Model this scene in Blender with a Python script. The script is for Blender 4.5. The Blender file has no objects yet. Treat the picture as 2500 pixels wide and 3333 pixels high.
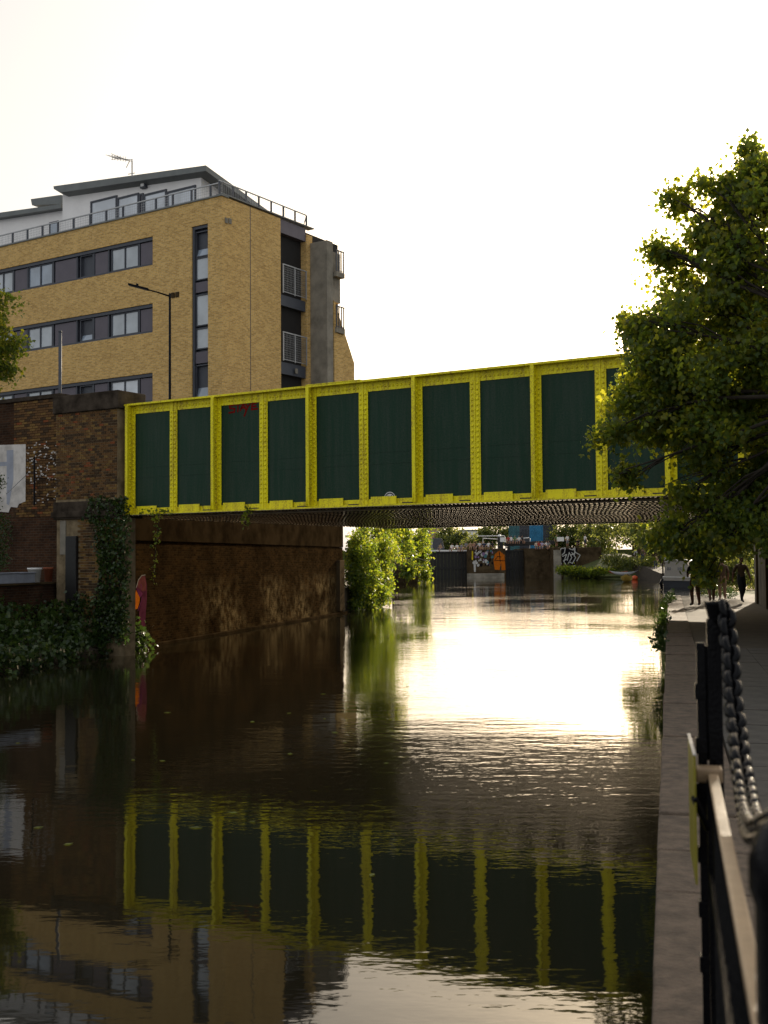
import bpy, math, random
import numpy as np
from mathutils import Vector, Matrix
random.seed(11)
rng = np.random.default_rng(5)
sc = bpy.context.scene
COL = sc.collection

# ------------------------------------------------------------------ camera
FPX, CX, CY = 3700.0, 1250.0, 1666.5
_p = math.atan((1822 - CY) / FPX)
_r = 0.0076
_R0 = Vector((1, 0, 0)); _U0 = Vector((0, -math.sin(_p), math.cos(_p)))
FW = Vector((0, math.cos(_p), math.sin(_p)))
RT = _R0 * math.cos(_r) - _U0 * math.sin(_r)
UP = _U0 * math.cos(_r) + _R0 * math.sin(_r)
CAM = Vector((0, 0, 2.6))
cd = bpy.data.cameras.new('camera')
cam = bpy.data.objects.new('camera', cd)
COL.objects.link(cam)
cam.matrix_world = Matrix(((RT.x, UP.x, -FW.x, CAM.x), (RT.y, UP.y, -FW.y, CAM.y), (RT.z, UP.z, -FW.z, CAM.z), (0, 0, 0, 1)))
cd.sensor_fit = 'VERTICAL'; cd.sensor_height = 36.0; cd.lens = 36.0 * FPX / 3333.0
cd.clip_start = 0.05; cd.clip_end = 6000
cd.dof.use_dof = True; cd.dof.focus_distance = 30.0; cd.dof.aperture_fstop = 4.5
sc.camera = cam

# ------------------------------------------------------------------ sky and sun
HAZE_SKY = 5.0
SUN_AZ, SUN_EL = math.radians(22.0), math.radians(17.0)
w = bpy.data.worlds.new('World'); sc.world = w; w.use_nodes = True
nt = w.node_tree; nt.nodes.clear()
sky = nt.nodes.new('ShaderNodeTexSky'); sky.sky_type = 'NISHITA'; sky.sun_disc = False
sky.sun_elevation = SUN_EL; sky.sun_rotation = SUN_AZ
sky.air_density = 1.0; sky.dust_density = 5.0; sky.ozone_density = 0.6
hs = nt.nodes.new('ShaderNodeHueSaturation'); hs.inputs['Saturation'].default_value = 0.5
bg = nt.nodes.new('ShaderNodeBackground'); bg.inputs['Strength'].default_value = 0.06
wo = nt.nodes.new('ShaderNodeOutputWorld')
ha = nt.nodes.new('ShaderNodeMix'); ha.data_type = 'RGBA'; ha.blend_type = 'ADD'; ha.inputs[0].default_value = 1.0; ha.clamp_result = False
tn = nt.nodes.new('ShaderNodeMix'); tn.data_type = 'RGBA'; tn.blend_type = 'MULTIPLY'; tn.inputs[0].default_value = 1.0; tn.inputs[7].default_value = (1.0, 0.855, 0.62, 1)
ha.inputs[7].default_value = (HAZE_SKY * .92, HAZE_SKY * .98, HAZE_SKY * 1.08, 1)          # even veil of high haze over the whole sky
nt.links.new(sky.outputs[0], hs.inputs['Color']); nt.links.new(hs.outputs[0], tn.inputs[6]); nt.links.new(tn.outputs[2], ha.inputs[6]); nt.links.new(ha.outputs[2], bg.inputs['Color']); nt.links.new(bg.outputs[0], wo.inputs['Surface'])
sl = bpy.data.lights.new('sun', 'SUN'); sl.energy = 5.0; sl.angle = math.radians(0.6); sl.color = (1.0, 0.86, 0.66)
so = bpy.data.objects.new('sun', sl); COL.objects.link(so)
sdir = Vector((math.sin(SUN_AZ) * math.cos(SUN_EL), math.cos(SUN_AZ) * math.cos(SUN_EL), math.sin(SUN_EL)))
so.rotation_euler = sdir.to_track_quat('Z', 'Y').to_euler(); so.location = (20, 40, 60)
sc.view_settings.view_transform = 'Standard'; sc.view_settings.look = 'None'
sc.view_settings.exposure = 0.82; sc.view_settings.gamma = 1.0; sc.view_settings.use_curve_mapping = False
sc.render.engine = 'CYCLES'
cy = sc.cycles
cy.use_denoising = True; cy.max_bounces = 8; cy.diffuse_bounces = 4; cy.glossy_bounces = 4; cy.transparent_max_bounces = 8
cy.sample_clamp_indirect = 6.0; cy.blur_glossy = 0.3

# ------------------------------------------------------------------ pixels and frames
def ray(px, py): return FW + RT * ((px - CX) / FPX) + UP * ((CY - py) / FPX)
def atY(px, py, Y):
    d = ray(px, py); return CAM + d * (Y / d.y)
def onz(px, py, z):
    d = ray(px, py); return CAM + d * ((z - CAM.z) / d.z)
def frame(o, ang):
    c, s = math.cos(ang), math.sin(ang)
    return Matrix(((c, -s, 0, o[0]), (s, c, 0, o[1]), (0, 0, 1, o[2]), (0, 0, 0, 1)))
def onf(px, py, fr, y=0.0):
    """local (x, z) on the plane local-y = y of a frame where the pixel's ray meets it"""
    n = fr.to_3x3() @ Vector((0, 1, 0)); o = fr @ Vector((0, y, 0)); d = ray(px, py)
    q = fr.inverted() @ (CAM + d * ((o - CAM).dot(n) / d.dot(n)))
    return q.x, q.z
I4 = Matrix.Identity(4)
CA = math.radians(14.08)
CF = frame((0, 0, 0), -CA)                       # canal frame: x to the right of the canal, y along it
GF = frame((-6.918, 31.674, 0), -0.53446)        # girder frame: x to the right, y away from the camera
CORN = atY(722, 1000, 51.0)
LF = frame((CORN.x, CORN.y, 0), math.radians(147.44 - 180))   # building, face along the road
RF = frame((CORN.x, CORN.y, 0), math.radians(56.0))           # building, face along the canal
# RF: inward is +y
ZT, ZB = 7.0, 3.91                               # girder top and bottom
ZP = 0.9                                         # towpath level
ZR = 5.0                                         # road level

# ------------------------------------------------------------------ materials
def nd(t, ty, **kw):
    n = t.nodes.new(ty)
    for k, v in kw.items(): setattr(n, k, v)
    return n
def base_mat(name):
    m = bpy.data.materials.new(name); m.use_nodes = True
    t = m.node_tree; return m, t, t.nodes['Principled BSDF']
def ramp(t, fac, stops):
    r = nd(t, 'ShaderNodeValToRGB'); el = r.color_ramp.elements
    while len(el) < len(stops): el.new(0.5)
    for e, (p, c) in zip(el, stops): e.position = p; e.color = (c[0], c[1], c[2], 1)
    t.links.new(fac, r.inputs['Fac']); return r.outputs['Color']
def coords(t, swz=False):
    c = nd(t, 'ShaderNodeTexCoord').outputs['Object']
    if not swz: return c
    s = nd(t, 'ShaderNodeSeparateXYZ'); t.links.new(c, s.inputs[0])
    a = nd(t, 'ShaderNodeMath', operation='ADD'); t.links.new(s.outputs[0], a.inputs[0]); t.links.new(s.outputs[1], a.inputs[1])
    k = nd(t, 'ShaderNodeCombineXYZ'); t.links.new(a.outputs[0], k.inputs[0]); t.links.new(s.outputs[2], k.inputs[1])
    return k.outputs[0]
def noise_n(t, vec, scale, detail=4, rough=0.55):
    n = nd(t, 'ShaderNodeTexNoise'); n.inputs['Scale'].default_value = scale; n.inputs['Detail'].default_value = detail
    n.inputs['Roughness'].default_value = rough
    t.links.new(vec, n.inputs['Vector']); return n.outputs['Fac']
def bump_n(t, b, h, strength=0.3, dist=0.02):
    n = nd(t, 'ShaderNodeBump'); n.inputs['Strength'].default_value = strength; n.inputs['Distance'].default_value = dist
    t.links.new(h, n.inputs['Height']); t.links.new(n.outputs[0], b.inputs['Normal'])
def sc3(c, k): return tuple(min(1, x * k) for x in c)
def mat(name, col, rough=0.7, var=0.35, scale=4.0, bump=0.2, metal=0.0, spec=0.4, col2=None, dist=0.01):
    m, t, b = base_mat(name)
    v = coords(t)
    f = noise_n(t, v, scale, 6, 0.62)
    c2 = col2 or sc3(col, 1 - var)
    t.links.new(ramp(t, f, [(0.35, c2), (0.62, col)]), b.inputs['Base Color'])
    b.inputs['Roughness'].default_value = rough; b.inputs['Metallic'].default_value = metal
    b.inputs['Specular IOR Level'].default_value = spec
    if bump: bump_n(t, b, noise_n(t, v, scale * 6, 4), bump, dist)
    return m
def brick_mat(name, c1, c2, mortar, bw=0.225, bh=0.075, stain=None, msize=0.01, bump=0.5, pale=None):
    m, t, b = base_mat(name)
    v = coords(t, True)
    br = nd(t, 'ShaderNodeTexBrick'); br.inputs['Scale'].default_value = 1.0
    br.inputs['Brick Width'].default_value = bw; br.inputs['Row Height'].default_value = bh
    br.inputs['Mortar Size'].default_value = msize; br.inputs['Mortar Smooth'].default_value = 0.2; br.inputs['Bias'].default_value = -0.15
    br.inputs['Color1'].default_value = (*c1, 1); br.inputs['Color2'].default_value = (*c2, 1); br.inputs['Mortar'].default_value = (*mortar, 1)
    t.links.new(v, br.inputs['Vector'])
    mx = nd(t, 'ShaderNodeMix', data_type='RGBA', blend_type='MULTIPLY'); mx.inputs[0].default_value = 1.0
    t.links.new(br.outputs['Color'], mx.inputs[6])
    o = coords(t)
    f = noise_n(t, o, 0.9, 8, 0.7)
    st = stain or [(0.3, (0.62, 0.6, 0.55)), (0.55, (1, 1, 1))]
    t.links.new(ramp(t, f, st), mx.inputs[7])
    mx2 = nd(t, 'ShaderNodeMix', data_type='RGBA', blend_type='MULTIPLY'); mx2.inputs[0].default_value = 1.0
    t.links.new(mx.outputs[2], mx2.inputs[6])
    t.links.new(ramp(t, noise_n(t, v, 9.0, 3, 0.6), [(0.3, (0.72, 0.7, 0.66)), (0.5, (1, 1, 1)), (0.72, (1.0, 0.95, 0.86))]), mx2.inputs[7])
    out = mx2.outputs[2]
    if pale:      # old limewash and tags flaking off the lower part of the wall
        sx = nd(t, 'ShaderNodeSeparateXYZ'); t.links.new(o, sx.inputs[0])
        n1 = noise_n(t, o, 0.45, 2, 0.5); n2 = noise_n(t, o, 3.2, 5, 0.7)
        mz = nd(t, 'ShaderNodeMapRange'); mz.inputs[1].default_value = 2.1; mz.inputs[2].default_value = 1.5; t.links.new(sx.outputs[2], mz.inputs[0])
        my = nd(t, 'ShaderNodeMapRange'); my.inputs[1].default_value = 35.0; my.inputs[2].default_value = 38.0; t.links.new(sx.outputs[1], my.inputs[0])
        a1 = nd(t, 'ShaderNodeMapRange'); a1.inputs[1].default_value = 0.40; a1.inputs[2].default_value = 0.56; t.links.new(n1, a1.inputs[0])
        a2 = nd(t, 'ShaderNodeMapRange'); a2.inputs[1].default_value = 0.42; a2.inputs[2].default_value = 0.66; t.links.new(n2, a2.inputs[0])
        pz = mz.outputs[0]
        for q in (my.outputs[0], a1.outputs[0], a2.outputs[0]):
            k = nd(t, 'ShaderNodeMath', operation='MULTIPLY'); t.links.new(pz, k.inputs[0]); t.links.new(q, k.inputs[1]); pz = k.outputs[0]
        m3 = nd(t, 'ShaderNodeMix', data_type='RGBA'); t.links.new(pz, m3.inputs[0]); t.links.new(out, m3.inputs[6]); m3.inputs[7].default_value = (*pale, 1); out = m3.outputs[2]
    t.links.new(out, b.inputs['Base Color'])
    b.inputs['Roughness'].default_value = 0.95; b.inputs['Specular IOR Level'].default_value = 0.05
    inv = nd(t, 'ShaderNodeMath', operation='SUBTRACT'); inv.inputs[0].default_value = 1.0
    t.links.new(br.outputs['Fac'], inv.inputs[1])
    bump_n(t, b, inv.outputs[0], bump, 0.01)
    return m
def leaf_mat(name, col, tcol, trans=0.45, rough=0.5):
    m, t, b = base_mat(name)
    v = coords(t); f = noise_n(t, v, 1.3, 3)
    t.links.new(ramp(t, f, [(0.3, sc3(col, 0.6)), (0.7, sc3(col, 1.25))]), b.inputs['Base Color'])
    b.inputs['Roughness'].default_value = rough; b.inputs['Specular IOR Level'].default_value = 0.35
    tr = nd(t, 'ShaderNodeBsdfTranslucent'); tr.inputs['Color'].default_value = (*tcol, 1)
    mx = nd(t, 'ShaderNodeMixShader'); mx.inputs[0].default_value = trans
    t.links.new(b.outputs[0], mx.inputs[1]); t.links.new(tr.outputs[0], mx.inputs[2])
    t.links.new(mx.outputs[0], t.nodes['Material Output'].inputs['Surface'])
    return m
def glass_mat(name, col, rough=0.06, spec=0.9):
    m, t, b = base_mat(name)
    v = coords(t)
    t.links.new(ramp(t, noise_n(t, v, 0.8, 3), [(0.35, sc3(col, 0.7)), (0.65, col)]), b.inputs['Base Color'])
    b.inputs['Roughness'].default_value = rough; b.inputs['Specular IOR Level'].default_value = spec; b.inputs['IOR'].default_value = 1.6
    bump_n(t, b, noise_n(t, v, 1.2, 2), 0.05, 0.02)
    return m

def water_mat():
    m, t, b = base_mat('canal_water')
    b.inputs['Base Color'].default_value = (0.012, 0.010, 0.005, 1)
    b.inputs['Roughness'].default_value = 0.03; b.inputs['IOR'].default_value = 1.41
    c = nd(t, 'ShaderNodeTexCoord').outputs['Object']
    mp = nd(t, 'ShaderNodeMapping'); mp.inputs['Rotation'].default_value = (0, 0, math.radians(4)); mp.inputs['Scale'].default_value = (0.45, 1.0, 1.0)
    t.links.new(c, mp.inputs['Vector']); v = mp.outputs[0]
    n1 = noise_n(t, v, 1.1, 2, 0.5); n2 = noise_n(t, v, 4.5, 3, 0.55); n3 = noise_n(t, v, 14.0, 2, 0.5)
    patch = noise_n(t, c, 0.11, 2, 0.5)
    pr = nd(t, 'ShaderNodeMapRange'); pr.inputs[1].default_value = 0.40; pr.inputs[2].default_value = 0.62; pr.inputs[3].default_value = 0.16; pr.inputs[4].default_value = 1.0
    t.links.new(patch, pr.inputs[0])
    a = nd(t, 'ShaderNodeMath', operation='MULTIPLY'); a.inputs[1].default_value = 0.35; t.links.new(n2, a.inputs[0])
    a3 = nd(t, 'ShaderNodeMath', operation='MULTIPLY'); a3.inputs[1].default_value = 0.10; t.links.new(n3, a3.inputs[0])
    s = nd(t, 'ShaderNodeMath', operation='ADD'); t.links.new(a.outputs[0], s.inputs[0]); t.links.new(a3.outputs[0], s.inputs[1])
    k = nd(t, 'ShaderNodeMath', operation='MULTIPLY'); t.links.new(s.outputs[0], k.inputs[0]); t.links.new(pr.outputs[0], k.inputs[1])
    s2 = nd(t, 'ShaderNodeMath', operation='ADD'); t.links.new(k.outputs[0], s2.inputs[0])
    b1 = nd(t, 'ShaderNodeMath', operation='MULTIPLY'); b1.inputs[1].default_value = 0.28; t.links.new(n1, b1.inputs[0]); t.links.new(b1.outputs[0], s2.inputs[1])
    sp_ = nd(t, 'ShaderNodeSeparateXYZ'); t.links.new(c, sp_.inputs[0])
    ny = nd(t, 'ShaderNodeMath', operation='MULTIPLY_ADD'); ny.inputs[1].default_value = 5.0; t.links.new(noise_n(t, c, 0.35, 2), ny.inputs[0]); t.links.new(sp_.outputs[1], ny.inputs[2])
    # wind only reaches the water from about ten metres out
    ca = nd(t, 'ShaderNodeMapRange'); ca.inputs[1].default_value = 10.5; ca.inputs[2].default_value = 14.5; ca.inputs[3].default_value = 0.42; ca.inputs[4].default_value = 1.05
    t.links.new(ny.outputs[0], ca.inputs[0])
    fx = nd(t, 'ShaderNodeMapRange'); fx.inputs[1].default_value = -9.0; fx.inputs[2].default_value = 0.0; fx.inputs[3].default_value = 0.35; fx.inputs[4].default_value = 1.0
    t.links.new(sp_.outputs[0], fx.inputs[0])
    kk = nd(t, 'ShaderNodeMath', operation='MULTIPLY'); t.links.new(ca.outputs[0], kk.inputs[0]); t.links.new(fx.outputs[0], kk.inputs[1])
    hh = nd(t, 'ShaderNodeMath', operation='MULTIPLY'); t.links.new(s2.outputs[0], hh.inputs[0]); t.links.new(kk.outputs[0], hh.inputs[1])
    bump_n(t, b, hh.outputs[0], 1.0, WAVE)
    return m
WAVE = 0.02

MT = {}
MT['water'] = water_mat()
def paint(name, col, dirt, rough, spec, amt=(0.42, 0.7)):
    m, t, b = base_mat(name); c = coords(t)
    mp = nd(t, 'ShaderNodeMapping'); mp.inputs['Scale'].default_value = (5.0, 5.0, 0.35); t.links.new(c, mp.inputs['Vector'])
    st = noise_n(t, mp.outputs[0], 1.6, 5, 0.65); sp = noise_n(t, c, 26, 3, 0.7)
    k = nd(t, 'ShaderNodeMath', operation='MULTIPLY'); t.links.new(st, k.inputs[0]); t.links.new(sp, k.inputs[1])
    t.links.new(ramp(t, k.outputs[0], [(amt[0] * .5, col), (amt[1] * .5, dirt)]), b.inputs['Base Color'])
    b.inputs['Roughness'].default_value = rough; b.inputs['Specular IOR Level'].default_value = spec
    bump_n(t, b, noise_n(t, c, 3.0, 3), 0.12, 0.01)
    return m
MT['yellow'] = paint('yellow_paint', (0.86, 0.76, 0.008), (0.40, 0.29, 0.02), 0.5, 0.3, (0.42, 0.78))
MT['green'] = paint('green_paint', (0.006, 0.033, 0.017), (0.026, 0.044, 0.030), 0.6, 0.22, (0.38, 0.75))
MT['under'] = mat('underside_steel', (0.58, 0.46, 0.31), 0.13, 0.4, 3.0, 0.0, spec=0.8)
MT['soot'] = mat('sooty_steel', (0.05, 0.04, 0.03), 0.7, 0.5, 2.0, 0.3)
MT['brick_y'] = brick_mat('stock_brick', (0.70, 0.45, 0.155), (0.44, 0.26, 0.08), (0.56, 0.43, 0.24), bump=0.12, stain=[(0.25, (0.86, 0.84, 0.8)), (0.6, (1, 1, 1))])
MT['brick_dk'] = brick_mat('sooty_brick', (0.075, 0.036, 0.02), (0.04, 0.022, 0.016), (0.075, 0.055, 0.038), stain=[(0.3, (0.4, 0.4, 0.4)), (0.6, (1, 1, 1))])
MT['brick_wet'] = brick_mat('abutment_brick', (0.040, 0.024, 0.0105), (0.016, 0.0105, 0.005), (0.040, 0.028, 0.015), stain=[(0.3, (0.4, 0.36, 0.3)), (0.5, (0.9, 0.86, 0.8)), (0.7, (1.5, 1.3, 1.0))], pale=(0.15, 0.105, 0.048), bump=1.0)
BRK = [mat('brick_brown', (0.15, 0.082, 0.036), 0.9, 0.5, 7, 0.5), mat('brick_dark', (0.075, 0.048, 0.028), 0.9, 0.5, 7, 0.5),
       mat('brick_ochre', (0.21, 0.125, 0.045), 0.9, 0.45, 7, 0.5), mat('brick_red', (0.22, 0.075, 0.032), 0.9, 0.4, 7, 0.5)]
MT['mortar'] = mat('mortar', (0.27, 0.205, 0.125), 0.95, 0.5, 3, 0.4)
MT['stone_dk'] = mat('sooty_stone', (0.07, 0.055, 0.042), 0.9, 0.6, 2.5, 0.6)
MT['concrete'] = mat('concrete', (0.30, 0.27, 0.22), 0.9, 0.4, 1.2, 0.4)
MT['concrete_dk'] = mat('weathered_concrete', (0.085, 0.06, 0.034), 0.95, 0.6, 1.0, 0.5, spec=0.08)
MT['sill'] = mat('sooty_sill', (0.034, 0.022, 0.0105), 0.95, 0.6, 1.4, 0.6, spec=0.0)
MT['coping'] = mat('coping_stone', (0.14, 0.10, 0.07), 0.85, 0.6, 8.0, 1.0, spec=0.4, col2=(0.07, 0.052, 0.036), dist=0.02)
MT['slab'] = mat('paving_slab', (0.075, 0.066, 0.055), 0.85, 0.4, 4.0, 0.5)
MT['path'] = mat('path_gravel', (0.06, 0.047, 0.032), 0.95, 0.4, 3.0, 0.5)
MT['earth'] = mat('earth', (0.07, 0.05, 0.03), 0.95, 0.5, 2.0, 0.6)
MT['grass'] = mat('grass_ground', (0.075, 0.085, 0.02), 0.95, 0.5, 3.0, 0.8, col2=(0.04, 0.05, 0.012))
MT['asphalt'] = mat('asphalt', (0.05, 0.05, 0.05), 0.9, 0.3, 6, 0.4)
MT['white_wall'] = mat('white_render', (0.86, 0.83, 0.81), 0.9, 0.08, 1.0, 0.1)
MT['white_paint'] = mat('old_white_paint', (0.60, 0.56, 0.52), 0.85, 0.35, 3.0, 0.4)
MT['zinc'] = mat('zinc_roof', (0.15, 0.16, 0.155), 0.5, 0.2, 1.5, 0.05, metal=0.0)
MT['frame'] = mat('grey_frame', (0.055, 0.06, 0.075), 0.5, 0.15, 2, 0.03)
MT['panel'] = mat('mauve_panel', (0.115, 0.10, 0.12), 0.6, 0.12, 2, 0.03)
MT['pane'] = glass_mat('window_pane', (0.42, 0.46, 0.50))  # pale grey-blue pane colours paint in the bright sky the glass reflects
MT['pane_lt'] = glass_mat('pale_pane', (0.66, 0.70, 0.76), 0.2)
MT['pane_bl'] = glass_mat('blue_pane', (0.30, 0.36, 0.44))
MT['pane_dk'] = glass_mat('dark_pane', (0.05, 0.04, 0.03))
MT['dark'] = mat('dark_interior', (0.015, 0.013, 0.012), 0.9, 0.2, 2, 0)
MT['curtain'] = mat('curtain', (0.62, 0.60, 0.56), 0.9, 0.15, 6, 0.2)
MT['galv'] = mat('galvanised_steel', (0.42, 0.42, 0.42), 0.45, 0.2, 5, 0.05, metal=0.4)
MT['iron'] = mat('black_iron', (0.004, 0.004, 0.005), 0.26, 0.4, 14, 0.25, spec=0.1)
MT['worn'] = mat('worn_iron', (0.30, 0.205, 0.12), 0.45, 0.3, 9, 0.15, metal=0.0)
MT['timber_bk'] = mat('wet_black_timber', (0.012, 0.011, 0.010), 0.6, 0.4, 3, 0.4)
MT['white'] = mat('white_gloss', (0.78, 0.77, 0.75), 0.5, 0.08, 3, 0.03)
MT['grey_boat'] = mat('boat_grey', (0.30, 0.275, 0.25), 0.5, 0.15, 1.5, 0.05)
MT['navy'] = mat('boat_navy', (0.02, 0.024, 0.035), 0.5, 0.2, 2, 0.05)
MT['terracotta'] = mat('terracotta', (0.25, 0.07, 0.03), 0.8, 0.3, 5, 0.2)
MT['trough'] = mat('grey_trough', (0.30, 0.32, 0.38), 0.6, 0.2, 3, 0.1)
MT['bark'] = mat('bark', (0.035, 0.026, 0.018), 0.95, 0.5, 9, 0.9)
MT['tag_red'] = mat('red_spray', (0.20, 0.012, 0.010), 0.6, 0.4, 30, 0)
MT['tag_black'] = mat('black_spray', (0.012, 0.011, 0.012), 0.6, 0.2, 9, 0)
MT['tag_white'] = mat('white_spray', (0.55, 0.54, 0.52), 0.7, 0.4, 12, 0)
MT['pink'] = mat('pink_spray', (0.105, 0.026, 0.045), 0.7, 0.4, 3, 0)
MT['salmon'] = mat('salmon_spray', (0.15, 0.045, 0.042), 0.7, 0.3, 5, 0)
MT['purple'] = mat('plum_spray', (0.14, 0.03, 0.08), 0.7, 0.3, 5, 0)
MT['orange'] = mat('orange_spray', (0.50, 0.13, 0.012), 0.7, 0.25, 3, 0)
MT['yel_sp'] = mat('yellow_spray', (0.6, 0.45, 0.02), 0.7, 0.25, 3, 0)
MT['blue_h'] = mat('blue_hoarding', (0.035, 0.22, 0.42), 0.7, 0.3, 1.0, 0.1)
MT['teal_h'] = mat('teal_hoarding', (0.06, 0.17, 0.20), 0.7, 0.4, 1.0, 0.1)
MT['grey_h'] = mat('grey_hoarding', (0.07, 0.075, 0.09), 0.7, 0.4, 1.0, 0.1)
MT['lilac'] = mat('lilac_spray', (0.30, 0.20, 0.36), 0.7, 0.5, 2.0, 0)
MT['pinkbrick'] = mat('far_brick', (0.42, 0.24, 0.18), 0.9, 0.3, 1.0, 0.1)
MT['sign_yel'] = mat('sign_yellow', (0.22, 0.19, 0.012), 0.5, 0.2, 4, 0.02)
MT['kayak_w'] = mat('kayak_white', (0.65, 0.66, 0.70), 0.4, 0.1, 4, 0)
MT['kayak_b'] = mat('kayak_blue', (0.06, 0.10, 0.30), 0.4, 0.2, 4, 0)
MT['kayak_o'] = mat('float_orange', (0.60, 0.09, 0.02), 0.5, 0.2, 4, 0)
MT['dingy'] = mat('dinghy_yellow', (0.36, 0.24, 0.04), 0.6, 0.3, 4, 0)
LEAF_TREE = [leaf_mat('leaf_mid', (0.055, 0.085, 0.014), (0.37, 0.42, 0.03), .52), leaf_mat('leaf_warm', (0.085, 0.10, 0.015), (0.55, 0.52, 0.03), .56), leaf_mat('leaf_deep', (0.038, 0.07, 0.014), (0.24, 0.32, 0.03), .5)]
LEAF_BUSH = [leaf_mat('bush_leaf', (0.07, 0.11, 0.014), (0.30, 0.38, 0.02), 0.5), leaf_mat('bush_leaf_light', (0.12, 0.15, 0.02), (0.45, 0.46, 0.03), 0.5), leaf_mat('bush_leaf_deep', (0.03, 0.06, 0.01), (0.12, 0.2, 0.02), 0.4)]
LEAF_IVY = [leaf_mat('ivy_leaf', (0.03, 0.055, 0.011), (0.08, 0.14, 0.02), 0.25, 0.35), leaf_mat('ivy_leaf_deep', (0.016, 0.036, 0.009), (0.05, 0.09, 0.01), 0.25, 0.35), leaf_mat('ivy_leaf_pale', (0.05, 0.075, 0.015), (0.12, 0.18, 0.03), 0.25, 0.35)]
LEAF_FAR = [leaf_mat('far_leaf', (0.075, 0.10, 0.025), (0.20, 0.22, 0.04)), leaf_mat('far_leaf_light', (0.11, 0.13, 0.035), (0.28, 0.28, 0.05)), leaf_mat('far_leaf_deep', (0.045, 0.065, 0.016), (0.12, 0.15, 0.02))]

for k_ in ('pink', 'salmon', 'orange', 'purple', 'tag_white', 'tag_black', 'tag_red', 'yel_sp', 'lilac', 'concrete', 'concrete_dk', 'mortar', 'stone_dk', 'brick_wet'):
    MT[k_].node_tree.nodes['Principled BSDF'].inputs['Specular IOR Level'].default_value = 0.0
for m_ in BRK: m_.node_tree.nodes['Principled BSDF'].inputs['Specular IOR Level'].default_value = 0.05

# ------------------------------------------------------------------ object helpers
WM = {}
def tag(o, label=None, cat=None, group=None, kind=None):
    if label: o['label'] = label
    if cat: o['category'] = cat
    if group: o['group'] = group
    if kind: o['kind'] = kind
    return o
def place(o, parent, fr):
    WM[o.name] = fr
    if parent is not None:
        o.parent = parent; o.matrix_basis = WM[parent.name].inverted() @ fr
    else: o.matrix_basis = fr
    return o
def link(o, parent=None, fr=I4):
    COL.objects.link(o); return place(o, parent, fr.copy())
def empty(name, fr):
    o = bpy.data.objects.new(name, None); o.empty_display_size = 0.2
    return link(o, None, fr)
def mlist(m): return [x if not isinstance(x, str) else MT[x] for x in (m if isinstance(m, (list, tuple)) else [m])]
def copy_tree(o, fr, parent=None):
    """a copy of a thing and of its parts, moved to another world frame"""
    c = o.copy(); link(c, parent, fr)
    d = fr @ WM[o.name].inverted()
    for ch in list(o.children): copy_tree(ch, d @ WM[ch.name], c)
    return c

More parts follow.
